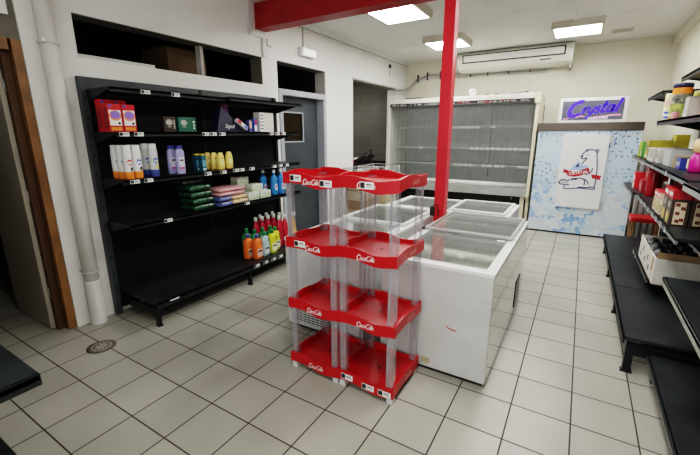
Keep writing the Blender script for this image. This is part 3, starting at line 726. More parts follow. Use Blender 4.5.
# emblem on the door: line-drawn bear, ice heap, ribbon
mb = MB(); yE = 4.5432
S = .637
def EM(u, v): return Vector((DX0 + u, yE, DZ0 + v))
def spl(pts, n=5):   # Catmull-Rom smoothing
    out = []; P = [pts[0]] + list(pts) + [pts[-1]]
    for i in range(1, len(P)-2):
        p0, p1, p2, p3 = P[i-1], P[i], P[i+1], P[i+2]
        for k in range(n):
            q = k/n; out.append(tuple(.5*((2*p1[d]) + (-p0[d]+p2[d])*q + (2*p0[d]-5*p1[d]+4*p2[d]-p3[d])*q*q + (-p0[d]+3*p1[d]-3*p2[d]+p3[d])*q**3) for d in (0, 1)))
    out.append(pts[-1]); return out
LW = .016
for pts in (
    [(.30,.86),(.32,.90),(.36,.925),(.40,.95),(.45,.945),(.49,.92),(.50,.87),(.51,.80),(.525,.70),(.535,.58),(.535,.45),(.53,.36)],          # head top and back
    [(.30,.86),(.29,.83),(.31,.805),(.34,.81),(.375,.82)],                # muzzle
    [(.375,.82),(.36,.79),(.335,.76),(.32,.72)],                          # throat
    [(.475,.935),(.50,.955),(.515,.935),(.50,.905)],                      # ear
    [(.35,.915),(.345,.94),(.37,.95),(.385,.935)],                        # other ear
    [(.47,.66),(.46,.61),(.43,.57),(.38,.555)],                           # arm
    [(.53,.36),(.45,.35),(.38,.345),(.30,.345)],                          # seat line
    [(.25,.46),(.30,.49),(.36,.485),(.42,.45),(.44,.40)],                 # leg
    [(.37,.475),(.39,.43),(.385,.38)],
    [(.12,.36),(.10,.335),(.12,.31),(.20,.315),(.32,.33),(.45,.325),(.53,.325),(.53,.35),(.46,.36)],  # foot
    [(.02,.41),(.06,.455),(.13,.45),(.20,.46),(.25,.475)],
    [(.02,.41),(.04,.385),(.10,.375),(.18,.38)],
): mb.ribbon(spl(pts), LW, M_NAVY, EM)
mb.poly(arc(.302, .845, .016, .014, 0, 345, 12), M_NAVY, EM); mb.poly(arc(.375, .872, .007, .009, 0, 345, 8), M_NAVY, EM)
for k in range(5): mb.ribbon([(.035+k*.028,.392),(.045+k*.028,.447)], .012, mat('grey hatch', (.25, .26, .36), .6), EM)
mb.ribbon([(.20,.475),(.28,.485)], .02, M_NAVY, EM)
part(mb, 'bear_drawing', dr)
mb = MB()
mb.poly([(.16,.62),(.20,.69),(.24,.72),(.27,.77),(.31,.71),(.35,.70),(.40,.69),(.41,.63)], M_LBLUE, lambda u, v: Vector((DX0+u, yE+.0003, DZ0+v)))
mb.poly([(.23,.66),(.26,.74),(.285,.68)], M_NAVY, lambda u, v: Vector((DX0+u, yE+.0001, DZ0+v)))
part(mb, 'ice_heap', dr)
mb = MB(); yR = yE-.0008
RB = lambda u, v: Vector((DX0+u, yR, DZ0+v))
mb.ribbon(spl([(.135,.575),(.20,.553),(.28,.565),(.36,.60),(.43,.625)]), .085, M_CRIM, RB)
mb.poly([(.05,.635),(.13,.615),(.15,.565),(.10,.565),(.055,.585),(.075,.61)], M_CRIM, RB); mb.poly([(.46,.565),(.61,.545),(.585,.51),(.605,.475),(.48,.50)], M_CRIM, RB)
rb = part(mb, 'ribbon', dr)
Mx = Matrix.Translation((DX0+.285, yR-.0008, DZ0+.578)) @ Matrix.Rotation(PI/2, 4, 'X') @ Matrix.Rotation(.17, 4, 'Z')
o = text('lettering', dr, 'CRYSTAL', .066, M_COKE, Matrix.Translation(-t.location) @ Mx, 0, .0015)
# lit sign on top
t = thing('shop_sign', 'grey sign with violet script lettering in a white frame standing on the ice freezer', 'sign', (-.09, 4.72, 1.845))
SX0, SX1, SZ0, SZ1, SY = -.545, .37, 1.845, 2.225, 4.68
mb = MB(); mb.box(SX0, SX1, SY, SY+.10, SZ0, SZ1, M_SIGNWHITE, .01); part(mb, 'case', t)
mb = MB(); mb.box(SX0+.045, SX1-.045, SY-.004, SY+.001, SZ0+.045, SZ1-.045, M_SIGNBG); part(mb, 'face', t)
Mx = Matrix.Translation(-t.location) @ Matrix.Translation((-.055, SY-.0065, 2.065)) @ Matrix.Rotation(PI/2, 4, 'X') @ Matrix.Rotation(math.radians(3.5), 4, 'Z')
# hand-brushed word
mb = MB()
def SG(u, v): return Vector((-.425 + (u + .30*v)*.235, SY-.0065, 1.945 + v*.215 + .018*u))
def fat(w): return lambda s: w*(.55 + .45*math.sin(PI*min(1, max(0, s))))
for pts, w in (
    (arc(.42, .48, .40, .50, 62, 318, 18), .19),
    ([(.86,.55),(.88,.10)], .13), ([(.87,.42),(.98,.54),(1.06,.50)], .11),                       # r
    ([(1.14,.54),(1.18,.22),(1.30,.14),(1.42,.24)], .11), ([(1.46,.56),(1.40,.10),(1.28,-.18),(1.12,-.20)], .11),  # y
    ([(1.78,.50),(1.66,.55),(1.58,.44),(1.72,.32),(1.76,.18),(1.64,.10),(1.54,.16)], .11),       # s
    ([(1.98,.88),(1.94,.20),(2.04,.10),(2.14,.16)], .12), ([(1.84,.60),(2.14,.62)], .09),        # t
    (arc(2.36, .33, .16, .23, 10, 360, 14), .11), ([(2.54,.56),(2.52,.16),(2.62,.10)], .11),      # a
    ([(2.78,1.0),(2.74,.18),(2.84,.10)], .13)):                                                   # l
    sp = spl(pts, 4)
    mb.ribbon(sp, w*1.72, mat('pale lilac edge', (.36, .32, .66), .4), lambda u, v: SG(u, v) + Vector((0, .001, 0)))
    mb.ribbon(sp, w*1.52, M_VIOLET, SG)
part(mb, 'brush_lettering', t)
mb = MB()
mb.ribbon(spl([(-.08,1.906),(.07,1.928),(.19,1.944),(.30,1.946)]), .020, M_PINK, lambda u, v: Vector((u, SY-.006, v+.012)))
mb.ribbon([(-.47,1.905),(-.40,1.912)], .016, M_PINK, lambda u, v: Vector((u, SY-.006, v))); mb.ribbon(spl([(-.30,1.925),(-.24,1.945),(-.18,1.94)]), .014, M_PINK, lambda u, v: Vector((u, SY-.0075, v)))
part(mb, 'swoosh', t)
Mx = Matrix.Translation(-t.location) @ Matrix.Translation((.0, SY-.0068, 1.912)) @ Matrix.Rotation(PI/2, 4, 'X') @ Matrix.Rotation(.05, 4, 'Z')
text('small_lettering', t, 'GLAÇONS', .052, mat('pale pink letters', (.85, .75, .85), .4, emit=(.9, .75, .9), estr=.35), Mx, 0, .0012, 1.15)

# ------------------------------------------------------------------ left shelving run
t = thing('shelving_unit', 'black metal wall shelving with four shelf levels on the left wall', 'shelving', (-3.6, .23, 0))
Y0, Y1, Y2 = -.972, .22, 1.395
mb = MB(); mb.box(-3.81, -3.785, Y0, Y2, .05, 2.0, M_CHAR); part(mb, 'back_panel', t)
mb = MB(); mb.box(-3.81, -3.785, Y0, Y2-.02, 2.0, 2.155, M_HEADER); part(mb, 'header_panel', t)
for y in (Y0, Y1, Y2):
    mb = MB(); ya, yb_ = (y-.005, y+.045) if y == Y0 else ((y-.02, y+.02) if y == Y1 else (y-.045, y+.0))
    mb.box(-3.815, -3.75 if y != Y1 else -3.78, ya, yb_, 0, 2.15, M_HEADER if y == Y0 else M_BLACK, .004)
    for k in range(12): mb.box(-3.7502 if y != Y1 else -3.7802, -3.7485 if y != Y1 else -3.7785, (ya+yb_)/2-.006, (ya+yb_)/2+.006, .25+k*.155, .285+k*.155, M_INK)
    part(mb, 'upright', t)
def shelf(root, x0, xf, ya, yb_, z, labs=(), drop=.04, m=M_BLACK2, lw=.082, brk=True, nm='shelf', lm=None):
    sgn = 1 if xf > x0 else -1
    mb = MB(); mb.box(x0, xf, ya+.003, yb_-.003, z-.022, z, m, .003); mb.box(xf-sgn*.014, xf, ya+.003, yb_-.003, z-drop, z, lm or m, .003)
    if brk:
        for y in (ya+.006, yb_-.012):
            mb._add([(x0, y, z-.02), (x0, y+.005, z-.02), (xf-sgn*.03, y+.005, z-.02), (xf-sgn*.03, y, z-.02), (x0, y, z-.115), (x0, y+.005, z-.115)], [(0,1,2,3),(0,3,4),(1,5,2),(3,2,5,4),(0,4,5,1)], M_BLACK)
    sh = part(mb, nm, root)
    for yy in labs:
        mb = MB(); price(mb, (xf+sgn*.001, yy, z-.036), (0, sgn, 0), (0,0,1), (sgn,0,0), lw, .032); part(mb, 'price_label', sh)
    return sh
XF = -3.38
shelf(t, -3.785, XF, Y0+.03, Y1, 2.052, (-.687, -.404)); shelf(t, -3.785, XF+.06, Y1, Y2, 2.057, ())
shelf(t, -3.785, XF, Y0+.03, Y1, 1.704, (-.915, -.793, -.117, -.022, .09)); shelf(t, -3.785, XF, Y1, Y2, 1.706, (.831, .936, 1.045))
shelf(t, -3.785, XF, Y0+.03, Y1, 1.309, (-.882, -.761, -.132, .062)); shelf(t, -3.785, XF, Y1, Y2, 1.314, (.235, .317, .473, .846, .962, 1.085))
shelf(t, -3.785, XF, Y0+.03, Y1, .919, (-.623, )); shelf(t, -3.785, XF, Y1, Y2, .926, (.36, ))
XB = -3.19
shelf(t, -3.785, XB, Y0+.065, Y1, .225, (), .06, brk=False, nm='base_shelf'); shelf(t, -3.785, XB, Y1, Y2, .225, (.269, .413, .548, .672), .06, brk=False, nm='base_shelf')
mb = MB(); mb.box(XB+.0005, XB+.002, -.78, -.69, .20, .212, M_WHITE); part(mb, 'label_strip', t)
for y in (Y0+.08, Y1, Y2-.02):
    mb = MB(); mb.box(-3.76, XB-.01, y-.014, y+.014, .10, .165, M_BLACK, .003); mb.box(XB-.05, XB-.008, y-.016, y+.016, .0, .165, M_BLACK, .003); mb.box(XB-.055, XB, y-.02, y+.02, 0, .012, M_BLACK)
    part(mb, 'leg', t)

# ---- stock helpers: local frame, base centre at origin, front faces +x
def carton(w, d, h, base, patches, bev=.002):
    mb = MB(); mb.box(-d/2, d/2, -w/2, w/2, 0, h, base, bev)
    for side, (a, b, c, e), m in patches:
        if side == 'f': mb.poly([(a,c),(b,c),(b,e),(a,e)], m, lambda u, v: Vector((d/2+.0012, (u-.5)*w, v*h)))
        if side == 'f2': mb.poly([(a,c),(b,c),(b,e),(a,e)], m, lambda u, v: Vector((d/2+.0022, (u-.5)*w, v*h)))
        if side == 'l': mb.poly([(a,c),(b,c),(b,e),(a,e)], m, lambda u, v: Vector(((u-.5)*d, -w/2-.0012, v*h)))
        if side == 't': mb.poly([(a,c),(b,c),(b,e),(a,e)], m, lambda u, v: Vector(((u-.5)*d, (v-.5)*w, h+.0012)))
        if side == 'disc': 
            n = 18; mb.poly([(a+b*math.cos(2*PI*k/n), c+e*math.sin(2*PI*k/n)) for k in range(n)], m, lambda u, v: Vector((d/2+.0016, (u-.5)*w, v*h)))
        if side == 'disc2':
            n = 14; mb.poly([(a+b*math.cos(2*PI*k/n), c+e*math.sin(2*PI*k/n)) for k in range(n)], m, lambda u, v: Vector((d/2+.0026, (u-.5)*w, v*h)))
    return mb
def put(mb, name, label, cat, loc, rz=0, group=None):
    o = mb.build(name); o.location = (loc[0], loc[1], loc[2]+.0016); o.rotation_euler = (0, 0, rz); return tag(o, label, cat, group)
def again(o, loc, label, rz=None):
    return dup(o, (loc[0], loc[1], loc[2]+.0016), rz, label)
C = lambda n, c, r=.45, **k: mat(n, c, r, **k)
R_ = C('detergent red', (.55, .01, .02)); RD = C('dark red card', (.26, .008, .012)); PUR = C('purple print', (.25, .16, .55)); ORG = C('orange print', (.85, .25, .03)); YEL = C('yellow print', (.80, .60, .05))
GRN = C('green pack', (.015, .09, .04)); WHT = C('white pack', (.80, .80, .78)); BLU = C('blue print', (.03, .10, .45)); TEAL = C('teal box', (.01, .09, .14)); BRN = C('brown black box', (.035, .025, .02))

Z1, Z2, Z3, Z0 = 1.704, 1.309, .919, .225
# red detergent boxes
def det(): 
    return carton(.105, .075, .215, R_, [('f', (.06,.94,.22,.78), WHT), ('disc', (.5,.44,.58,.19), ORG), ('disc2', (.52,.38,.60,.145), PUR), ('f2', (.06,.94,.30,.40), WHT), ('disc2', (.75,.1,.30,.05), M_INK), ('f', (.1,.9,.04,.16), ORG), ('f2', (.1,.3,.88,.97), BLU), ('l', (.1,.9,.1,.85), RD)])
B = 'red washing powder boxes on the top stock shelf'
d0 = put(det(), 'detergent_box', 'red washing powder box, front row left on the upper left shelf', 'box', (-3.43, -.918, Z1), 0, B)
again(d0, (-3.43, -.806, Z1), 'red washing powder box, front row right, next to the empty shelf space')
again(d0, (-3.53, -.912, Z1), 'red washing powder box directly behind the left front one')
again(d0, (-3.53, -.80, Z1), 'red washing powder box directly behind the right front one')
dB = again(d0, (-3.64, -.868, Z1), 'red washing powder box at the back left of the cluster')
oB = again(d0, (-3.64, -.757, Z1), 'red washing powder box at the back right of the cluster')
dB.scale = oB.scale = (1, 1, 1.22)
mb = carton(.12, .07, .135, BRN, [('disc', (.45,.28,.62,.2), M_REVEAL), ('f2', (.3,.6,.3,.36), M_REVEAL), ('f', (.82,.92,.2,.8), M_REVEAL)]); k0 = put(mb, 'soap_box', 'brown black box beside the green box on the upper left shelf', 'box', (-3.45, -.43, Z1))
mb = carton(.19, .07, .135, C('green box', (.012, .12, .075)), [('disc', (.30,.18,.62,.2), M_REVEAL), ('f2', (.2,.4,.3,.36), M_REVEAL), ('f', (.72,.76,.1,.9), GRN), ('f', (.82,.92,.62,.75), WHT), ('f', (.82,.92,.4,.5), WHT), ('f', (.82,.92,.2,.3), WHT)]); put(mb, 'soap_box', 'dark green box beside the brown box on the upper left shelf', 'box', (-3.45, -.245, Z1))
# navy pack + leaning tubes
mb = MB(); mb._add([(-.06,-.19,0),(.05,-.19,0),(.05,.19,0),(-.06,.19,0),(-.06,-.10,.26),(.03,-.10,.26),(.05,.13,.05),(-.06,.13,.05)], [(0,3,2,1),(4,5,6,7),(0,1,5,4),(1,2,6,5),(2,3,7,6),(3,0,4,7)], C('navy pack', (.008, .009, .035)))
sh0 = put(mb, 'toothpaste_pack', 'navy toothpaste pack with white lettering leaning on the upper shelf', 'pack', (-3.46, .285, Z1+.002))
o = text('lettering', sh0, 'Signal', .055, M_COKE, Matrix.Translation((.0535, -.02, .055)) @ Matrix.Rotation(PI/2, 4, 'Z') @ Matrix.Rotation(PI/2, 4, 'X'), .2)
mb = carton(.055, .04, .285, C('multicolour tube box', (.55, .16, .22), noise=.8, nscale=25), [('f', (.1,.9,.7,.95), C('dark purple', (.12,.03,.15))), ('f', (.1,.9,.3,.5), ORG)]); put(mb, 'toothpaste_box', 'upright colourful toothpaste box standing behind the navy pack', 'box', (-3.548, .335, Z1+.002), 0)
mb = carton(.17, .04, .04, C('pale slanted box', (.60, .58, .60)), [('f', (.05,.35,.1,.9), R_), ('f', (.7,.98,.1,.9), BLU)])
o = put(mb, 'toothpaste_box', 'pale toothpaste box leaning down against the navy pack', 'box', (-3.387, .40, Z1+.062)); o.rotation_euler = (math.radians(-33), 0, 0)
mb = carton(.045, .05, .13, C('blue orange box', (.10, .09, .25)), [('f', (.1,.9,.3,.9), C('peach', (.75,.5,.4)))]); a0 = put(mb, 'hair_dye_box', 'small peach and navy box, left of the pair before the white box', 'box', (-3.44, .575, Z1+.002))
mb = carton(.05, .05, .145, BLU, [('f', (.1,.9,.05,.5), WHT), ('f', (.3,.9,.6,.9), R_)]); put(mb, 'hair_dye_box', 'small blue and white box touching the white printed box', 'box', (-3.44, .655, Z1+.002))
mb = carton(.235, .10, .22, C('white carton face', (.66, .64, .60)), [('f', (.02,.30,.02,.98), WHT)] + [('f2', (.06,.25,.14+.17*k,.20+.17*k), M_INK) for k in range(5)]); put(mb, 'razor_carton', 'white carton with a column of black print at the shelf end', 'carton', (-3.46, .835, Z1+.002))

# bottles
def flask(w, d, h, body, cap, bands=(), neck=.3, capm=None):
    mb = MB(); hx, hy = d/2, w/2
    prof = [(hx*.9, hy*.9, 0), (hx, hy, .008)]
    ms = [body]
    zs = [(f, m) for f, m in bands] or [(1.0, body)]
    last = .008
    for f, m in zs:
        prof.append((hx, hy, max(last+.001, h*.78*f))); ms.append(m); last = prof[-1][2]
    prof += [(hx*.75, hy*.75, h*.84), (hx*neck, hy*neck, h*.87), (hx*neck, hy*neck, h)]
    ms += [zs[-1][1], zs[-1][1], cap]
    mb.rbox(prof, body, .8, 4, ms)
    return mb
def spray(r, h, body, cap, low, mark):
    mb = MB(); mb.lathe([(r*.92,0),(r,.006),(r,h*.22),(r,h*.36),(r,h*.62),(r,h*.80),(r*.9,h*.84),(r*.86,h*.99),(r*.7,h)], body, seg=20, mats=[low, low, body, body, body, body, cap, cap, cap])
    for k in range(5):   # printed mark wrapped on the front
        pass
    pts = [(-.6,.50),(-.2,.56),(.3,.53),(.6,.60)]
    mb.ribbon(spl(pts), .05, mark, lambda u, v: Vector(((r+.0012)*math.cos(u), (r+.0012)*math.sin(u), v*h)))
    mb.ribbon(spl([(-.4,.45),(0,.42),(.4,.46)]), .03, mark, lambda u, v: Vector(((r+.0012)*math.cos(u), (r+.0012)*math.sin(u), v*h)))
    mb.poly(arc(.25, .30, .35, .06, 0, 345, 10), M_INK if low is ORG else YEL, lambda u, v: Vector(((r+.0015)*math.cos(u), (r+.0015)*math.sin(u), v*h)))
    return mb
G2 = 'white and orange spray cans'
s0 = put(spray(.037, .285, WHT, WHT, ORG, BLU), 'spray_can', 'white and orange spray can, farthest back in the left column', 'spray can', (-3.59, -.862, Z2), 0, G2)
sa = put(spray(.037, .285, WHT, WHT, ORG, R_), 'spray_can', 'white and orange spray can with red mark, front of the left column', 'spray can', (-3.43, -.852, Z2), 0, G2)
again(s0, (-3.51, -.858, Z2), 'white and orange spray can, middle one of the left column')
again(s0, (-3.43, -.772, Z2), 'white and orange spray can in front, beside the blue ones')
again(s0, (-3.52, -.768, Z2), 'white and orange spray can just behind the one beside the blue ones')
s1 = put(spray(.037, .292, C('grey white can', (.62, .64, .66)), WHT, C('navy can base', (.05, .08, .28)), BLU), 'spray_can', 'white and blue spray can with yellow patch, nearer the purple bottles', 'spray can', (-3.43, -.622, Z2), 0, 'white and blue spray cans')
again(s1, (-3.52, -.642, Z2), 'white and blue spray can with yellow patch, next to the orange cans')
LIL = C('lilac bottle', (.34, .33, .55), .25)
def sham():
    mb = flask(.088, .05, .27, LIL, C('deep blue cap', (.03, .04, .22)), neck=.72)
    mb.poly([(-.028,.05),(.028,.05),(.028,.16),(-.028,.16)], C('lilac label', (.68, .66, .74)), lambda u, v: Vector((.0262, u, v)))
    mb.poly([(-.028,.05),(.028,.05),(.028,.068),(-.028,.068)], C('magenta print', (.45, .08, .35)), lambda u, v: Vector((.0268, u, v)))
    mb.poly([(-.018,.125),(.018,.125),(.018,.14),(-.018,.14)], M_INK, lambda u, v: Vector((.0268, u, v)))
    return mb
h0 = put(sham(), 'shampoo_bottle', 'lilac bottle with blue cap, right one of the pair in front', 'bottle', (-3.42, -.365, Z2), 0, 'lilac bottles with blue caps')
again(h0, (-3.50, -.395, Z2), 'lilac bottle with blue cap, left one standing slightly behind')
def gelbox():
    mb = carton(.05, .055, .165, TEAL, [('f', (.1,.9,.3,.7), C('teal letter', (.12,.30,.40))), ('f', (.2,.8,.1,.2), WHT)])
    mb.box(-.022, .022, -.02, .02, .165, .178, YEL, .002)
    return mb
g0 = put(gelbox(), 'shower_gel', 'teal bottle with yellow cap, back one of the teal pair', 'bottle', (-3.51, -.115, Z2), 0, 'teal bottles')
again(g0, (-3.44, -.10, Z2), 'teal bottle with yellow cap, front one touching the yellow bottles')
YB1 = C('soft yellow bottle', (.85, .66, .18), .35)
def ybot():
    mb = MB(); mb.rbox([(.020,.034,0),(.024,.042,.006),(.024,.043,.085),(.022,.036,.14),(.016,.026,.172),(.014,.020,.18)], YB1, .8, 4, [ORG, YB1, YB1, YB1, YB1, YB1])
    mb.poly(arc(0, .085, .020, .035, 0, 345, 14), C('pale label', (.80, .72, .35)), lambda u, v: Vector((.0255, u, v)))
    mb.poly(arc(0, .12, .010, .008, 0, 345, 10), C('brown print', (.35,.18,.05)), lambda u, v: Vector((.0262, u, v)))
    return mb
y0_ = put(ybot(), 'lotion_bottle', 'yellow bottle, leftmost, against the teal ones', 'bottle', (-3.58, .075, Z2+.001), 0, 'yellow lotion bottles')
again(y0_, (-3.51, .105, Z2+.001), 'yellow bottle, second from the left in the yellow group'); again(y0_, (-3.44, .13, Z2+.001), 'yellow bottle, front one second from the right')
again(y0_, (-3.44, .245, Z2+.006), 'yellow bottle, rightmost of the yellow group')

# soft packs on the fourth level
def softpack(w, d, h, m, seed, patch=None):
    rnd = random.Random(seed); mb = MB(); nx, ny = 7, 9; top = []; bot = []
    for i in range(nx+1):
        for j in range(ny+1):
            u, v = i/nx-.5, j/ny-.5
            e = (1-abs(2*u)**4)*(1-abs(2*v)**4)
            top.append((u*d, v*w, h*.78 + h*.2*e + rnd.uniform(-.1, .06)*h*e)); bot.append((u*d*.96, v*w*.96, h*.10*(1-e)**2 if e < .999 else 0))
    F = []; n = ny+1; N0 = (nx+1)*n
    for i in range(nx):
        for j in range(ny):
            a = i*n+j; F.append((a, a+n, a+n+1, a+1)); F.append((N0+a, N0+a+1, N0+a+n+1, N0+a+n))
    for j in range(ny): F.append((j, j+1, N0+j+1, N0+j)); a = nx*n+j; F.append((a+1, a, N0+a, N0+a+1))
    for i in range(nx): a = i*n; F.append((a+n, a, N0+a, N0+a+n)); a = i*n+ny; F.append((a, a+n, N0+a+n, N0+a))
    mb._add(top + bot, F, m, True)
    return mb
M_GP = C('glossy green wrapper', (.022, .085, .045), .2, noise=.9, nscale=38, bump=.4); M_GK = C('dark clear wrapper', (.06, .06, .055), .2, noise=.9, nscale=40)
GG = 'green foil packs stacked on the fourth shelf'
p0 = put(softpack(.25, .24, .064, M_GP, 1), 'green_pack', 'green foil pack at the bottom of the stack', 'pack', (-3.52, -.150, Z3), .04, GG)
for k, (yy, w) in enumerate(((-.155, 'second from the bottom'), (-.17, 'second from the top'), (-.175, 'at the top of the green stack'))):
    again(p0, (-3.52-.004*k, yy, Z3+.067*(k+1)), 'green foil pack %s' % (w if 'stack' in w else w + ' of the stack'), .03)
put(softpack(.24, .22, .06, M_GK, 4), 'clear_pack', 'dark crinkled pack lying on top of the green stack', 'pack', (-3.57, -.22, Z3+.27), .06)
M_BL = C('blue white wrapper', (.12, .15, .36), .25, noise=.9, nscale=30)
b0 = put(softpack(.17, .22, .05, M_BL, 8), 'blue_pack', 'blue and white soft pack, lower one beside the green stack', 'pack', (-3.47, .10, Z3+.002), 0, 'blue soft packs')
again(b0, (-3.48, .105, Z3+.056), 'blue and white soft pack, upper one beside the green stack', 0)
M_PK = C('pink cloth', (.68, .36, .37), .7, noise=.25, nscale=14); M_PB = C('beige cloth', (.66, .50, .32), .7, noise=.2, nscale=14)
k0 = put(softpack(.20, .28, .045, M_PB, 9), 'folded_cloth', 'beige folded cloth pack at the bottom of the cloth pile', 'cloth', (-3.50, .305, Z3+.008), 0, 'folded cloth packs')
put(softpack(.21, .28, .042, M_PB, 10), 'folded_cloth', 'beige folded cloth pack under the pink ones', 'cloth', (-3.52, .305, Z3+.056), 0, 'folded cloth packs')
q = put(softpack(.36, .28, .04, M_PK, 11), 'folded_cloth', 'pink folded cloth pack, lower pink one', 'cloth', (-3.52, .215, Z3+.108), 0, 'folded cloth packs')
again(q, (-3.525, .225, Z3+.151), 'pink folded cloth pack on top of the pile', 0)
# tissue boxes
def tissue(): return carton(.17, .12, .085, C('tissue white', (.66, .68, .60)), [('f', (0,1,.1,.35), C('pale green', (.38, .52, .28))), ('f', (.1,.6,.45,.8), C('pale grey print', (.5,.54,.5))), ('disc', (.8,.1,.55,.2), C('sage', (.3,.45,.25))), ('l', (0,1,.1,.35), C('pale green', (.38, .52, .28))), ('t', (.3,.7,.2,.8), C('pale grey print', (.5,.54,.5)))])
TZ = .926; TG = 'white and green tissue boxes'
s = put(tissue(), 'tissue_box', 'white and green tissue box, right front at the foot of the pile', 'box', (-3.45, .728, TZ), 0, TG)
again(s, (-3.46, .545, TZ), 'white and green tissue box, left front at the foot of the pile')
again(s, (-3.49, .64, TZ+.087), 'white and green tissue box in the middle of the pile')
again(s, (-3.64, .545, TZ), 'white and green tissue box behind, bottom')
again(s, (-3.64, .545, TZ+.087), 'white and green tissue box behind, in the second tier')
again(s, (-3.63, .545, TZ+.174), 'white and green tissue box at the very top of the pile')
BB = C('clear blue bottle', (.04, .22, .55), .15)
def blub():
    mb = MB(); mb.rbox([(.028,.042,0),(.034,.049,.01),(.034,.049,.11),(.030,.043,.17),(.034,.048,.20),(.022,.030,.24),(.011,.012,.25),(.011,.012,.28)], BB, .85, 5, [BB]*7)
    mb.box(-.014, .014, -.014, .014, .28, .315, WHT, .005)
    mb.poly(arc(0, .10, .026, .045, 0, 345, 14), C('light blue label', (.45,.62,.80)), lambda u, v: Vector((.0355, u, v)))
    mb.poly([(-.02,.09),(.02,.10),(.02,.12),(-.02,.11)], R_, lambda u, v: Vector((.0362, u, v)))
    return mb
b = put(blub(), 'cleaner_bottle', 'blue cleaner bottle with white cap, nearest the shelf end', 'bottle', (-3.43, 1.055, TZ), 0, 'blue cleaner bottles')
again(b, (-3.45, .95, TZ), 'blue cleaner bottle with white cap, middle one of three'); again(b, (-3.552, .862, TZ), 'blue cleaner bottle with white cap, next to the tissue boxes')
# base shelf: jugs and red bottles
def jug(body, cap, lab):
    mb = MB(); mb.rbox([(.036,.052,0),(.041,.058,.012),(.041,.058,.15),(.041,.057,.205),(.034,.044,.235),(.019,.020,.248),(.019,.020,.258)], body, .7, 4)
    mb.lathe([(.024,.255),(.024,.295),(.020,.30)], cap, seg=14)
    mb.poly([(-.042,.03),(.042,.03),(.048,.12),(-.040,.13)], lab, lambda u, v: Vector((.0423, u, v)))
    mb.ribbon([(-.03,.09),(0,.10),(.035,.09)], .02, M_INK, lambda u, v: Vector((.0430, u, v)))
    mb.ribbon(spl([(.045,.16),(.046,.20),(.03,.215)]), .012, M_INK, lambda u, v: Vector((.0425, u-.01, v)))
    return mb
OR = C('orange jug', (.80, .17, .03), .3); LB = C('pale blue jug', (.38, .52, .58), .3); LI = C('lime jug', (.60, .62, .03), .3); GC = C('green cap', (.02, .22, .07), .4); PC = C('violet cap', (.12, .08, .30), .4)
OL = C('orange label', (.70, .45, .35))
j0 = put(jug(OR, PC, OL), 'detergent_jug', 'orange jug with violet cap, front one of the two', 'jug', (-3.33, .47, Z0), 0, 'orange jugs')
again(j0, (-3.43, .42, Z0), 'orange jug with violet cap, the one behind on the left')
j1 = put(jug(LB, GC, C('pale label2', (.62,.68,.68))), 'detergent_jug', 'pale blue jug with green cap in the front row', 'jug', (-3.34, .605, Z0))
j2 = put(jug(LI, GC, C('lime label', (.78,.78,.55))), 'detergent_jug', 'lime yellow jug with green cap, front one', 'jug', (-3.34, .74, Z0), 0, 'lime jugs')
again(j2, (-3.40, .865, Z0), 'lime yellow jug with green cap, right one set slightly back')
j3 = put(jug(C('deep green jug', (.03,.25,.10), .3), GC, YEL), 'detergent_jug', 'green capped green jug in the second row, first from the left', 'jug', (-3.53, .50, Z0), 0, 'green jugs')
for k, w in enumerate(('second', 'third', 'fourth')): again(j3, (-3.53+.02*k, .63+.122*k, Z0), 'green capped green jug in the second row, %s from the left' % w)
j3.scale = (1, 1, 1.12)
RB_ = C('red syrup bottle', (.50, .02, .05), .2)
def redb():
    mb = MB(); mb.lathe([(.038,0),(.043,.01),(.043,.22),(.038,.29),(.018,.345),(.015,.36)], RB_, seg=16, mats=[RB_]*5)
    mb.lathe([(.022,.36),(.022,.405),(.016,.415)], WHT, seg=12)
    mb.poly([(-.5,.08),(.5,.08),(.5,.17),(-.5,.17)], C('coral label', (.72,.20,.12)), lambda u, v: Vector((.0442*math.cos(u*.9), .0442*math.sin(u*.9), v)))
    return mb
r0 = put(redb(), 'cleaner_bottle', 'red bottle with white cap, first from the left in the row behind the jugs', 'bottle', (-3.63, .76, Z0), 0, 'red bottles with white caps')
for k, w in enumerate(('second', 'third', 'fourth', 'fifth')): again(r0, (-3.61+.008*k, .86+.10*k, Z0), 'red bottle with white cap, %s from the left in the row behind the jugs' % w)
for k, w in enumerate(('left', 'middle', 'right')): again(r0, (-3.72, .93+.12*k, Z0), 'red bottle with white cap, %s one of the back row against the panel' % w)
again(r0, (-3.45, 1.00, Z0), 'red bottle with white cap beside the lime jugs, near the front')
again(r0, (-3.44, 1.10, Z0), 'red bottle with white cap at the right front of the bottom shelf')
AM = C('amber bottle', (.75, .36, .05), .2)
mb = MB(); mb.rbox([(.030,.042,0),(.034,.046,.01),(.034,.046,.20),(.025,.032,.28),(.012,.013,.315),(.012,.013,.335)], AM, .8, 4); mb.lathe([(.016,.335),(.016,.36)], WHT, seg=12); mb.box(-.012, .045, -.012, .012, .36, .40, WHT, .005); mb.poly([(-.035,.07),(.035,.07),(.035,.17),(-.035,.17)], YEL, lambda u, v: Vector((.0352, u, v)))
put(mb, 'spray_bottle', 'amber trigger spray bottle at the far end of the bottom shelf', 'bottle', (-3.50, 1.335, Z0))

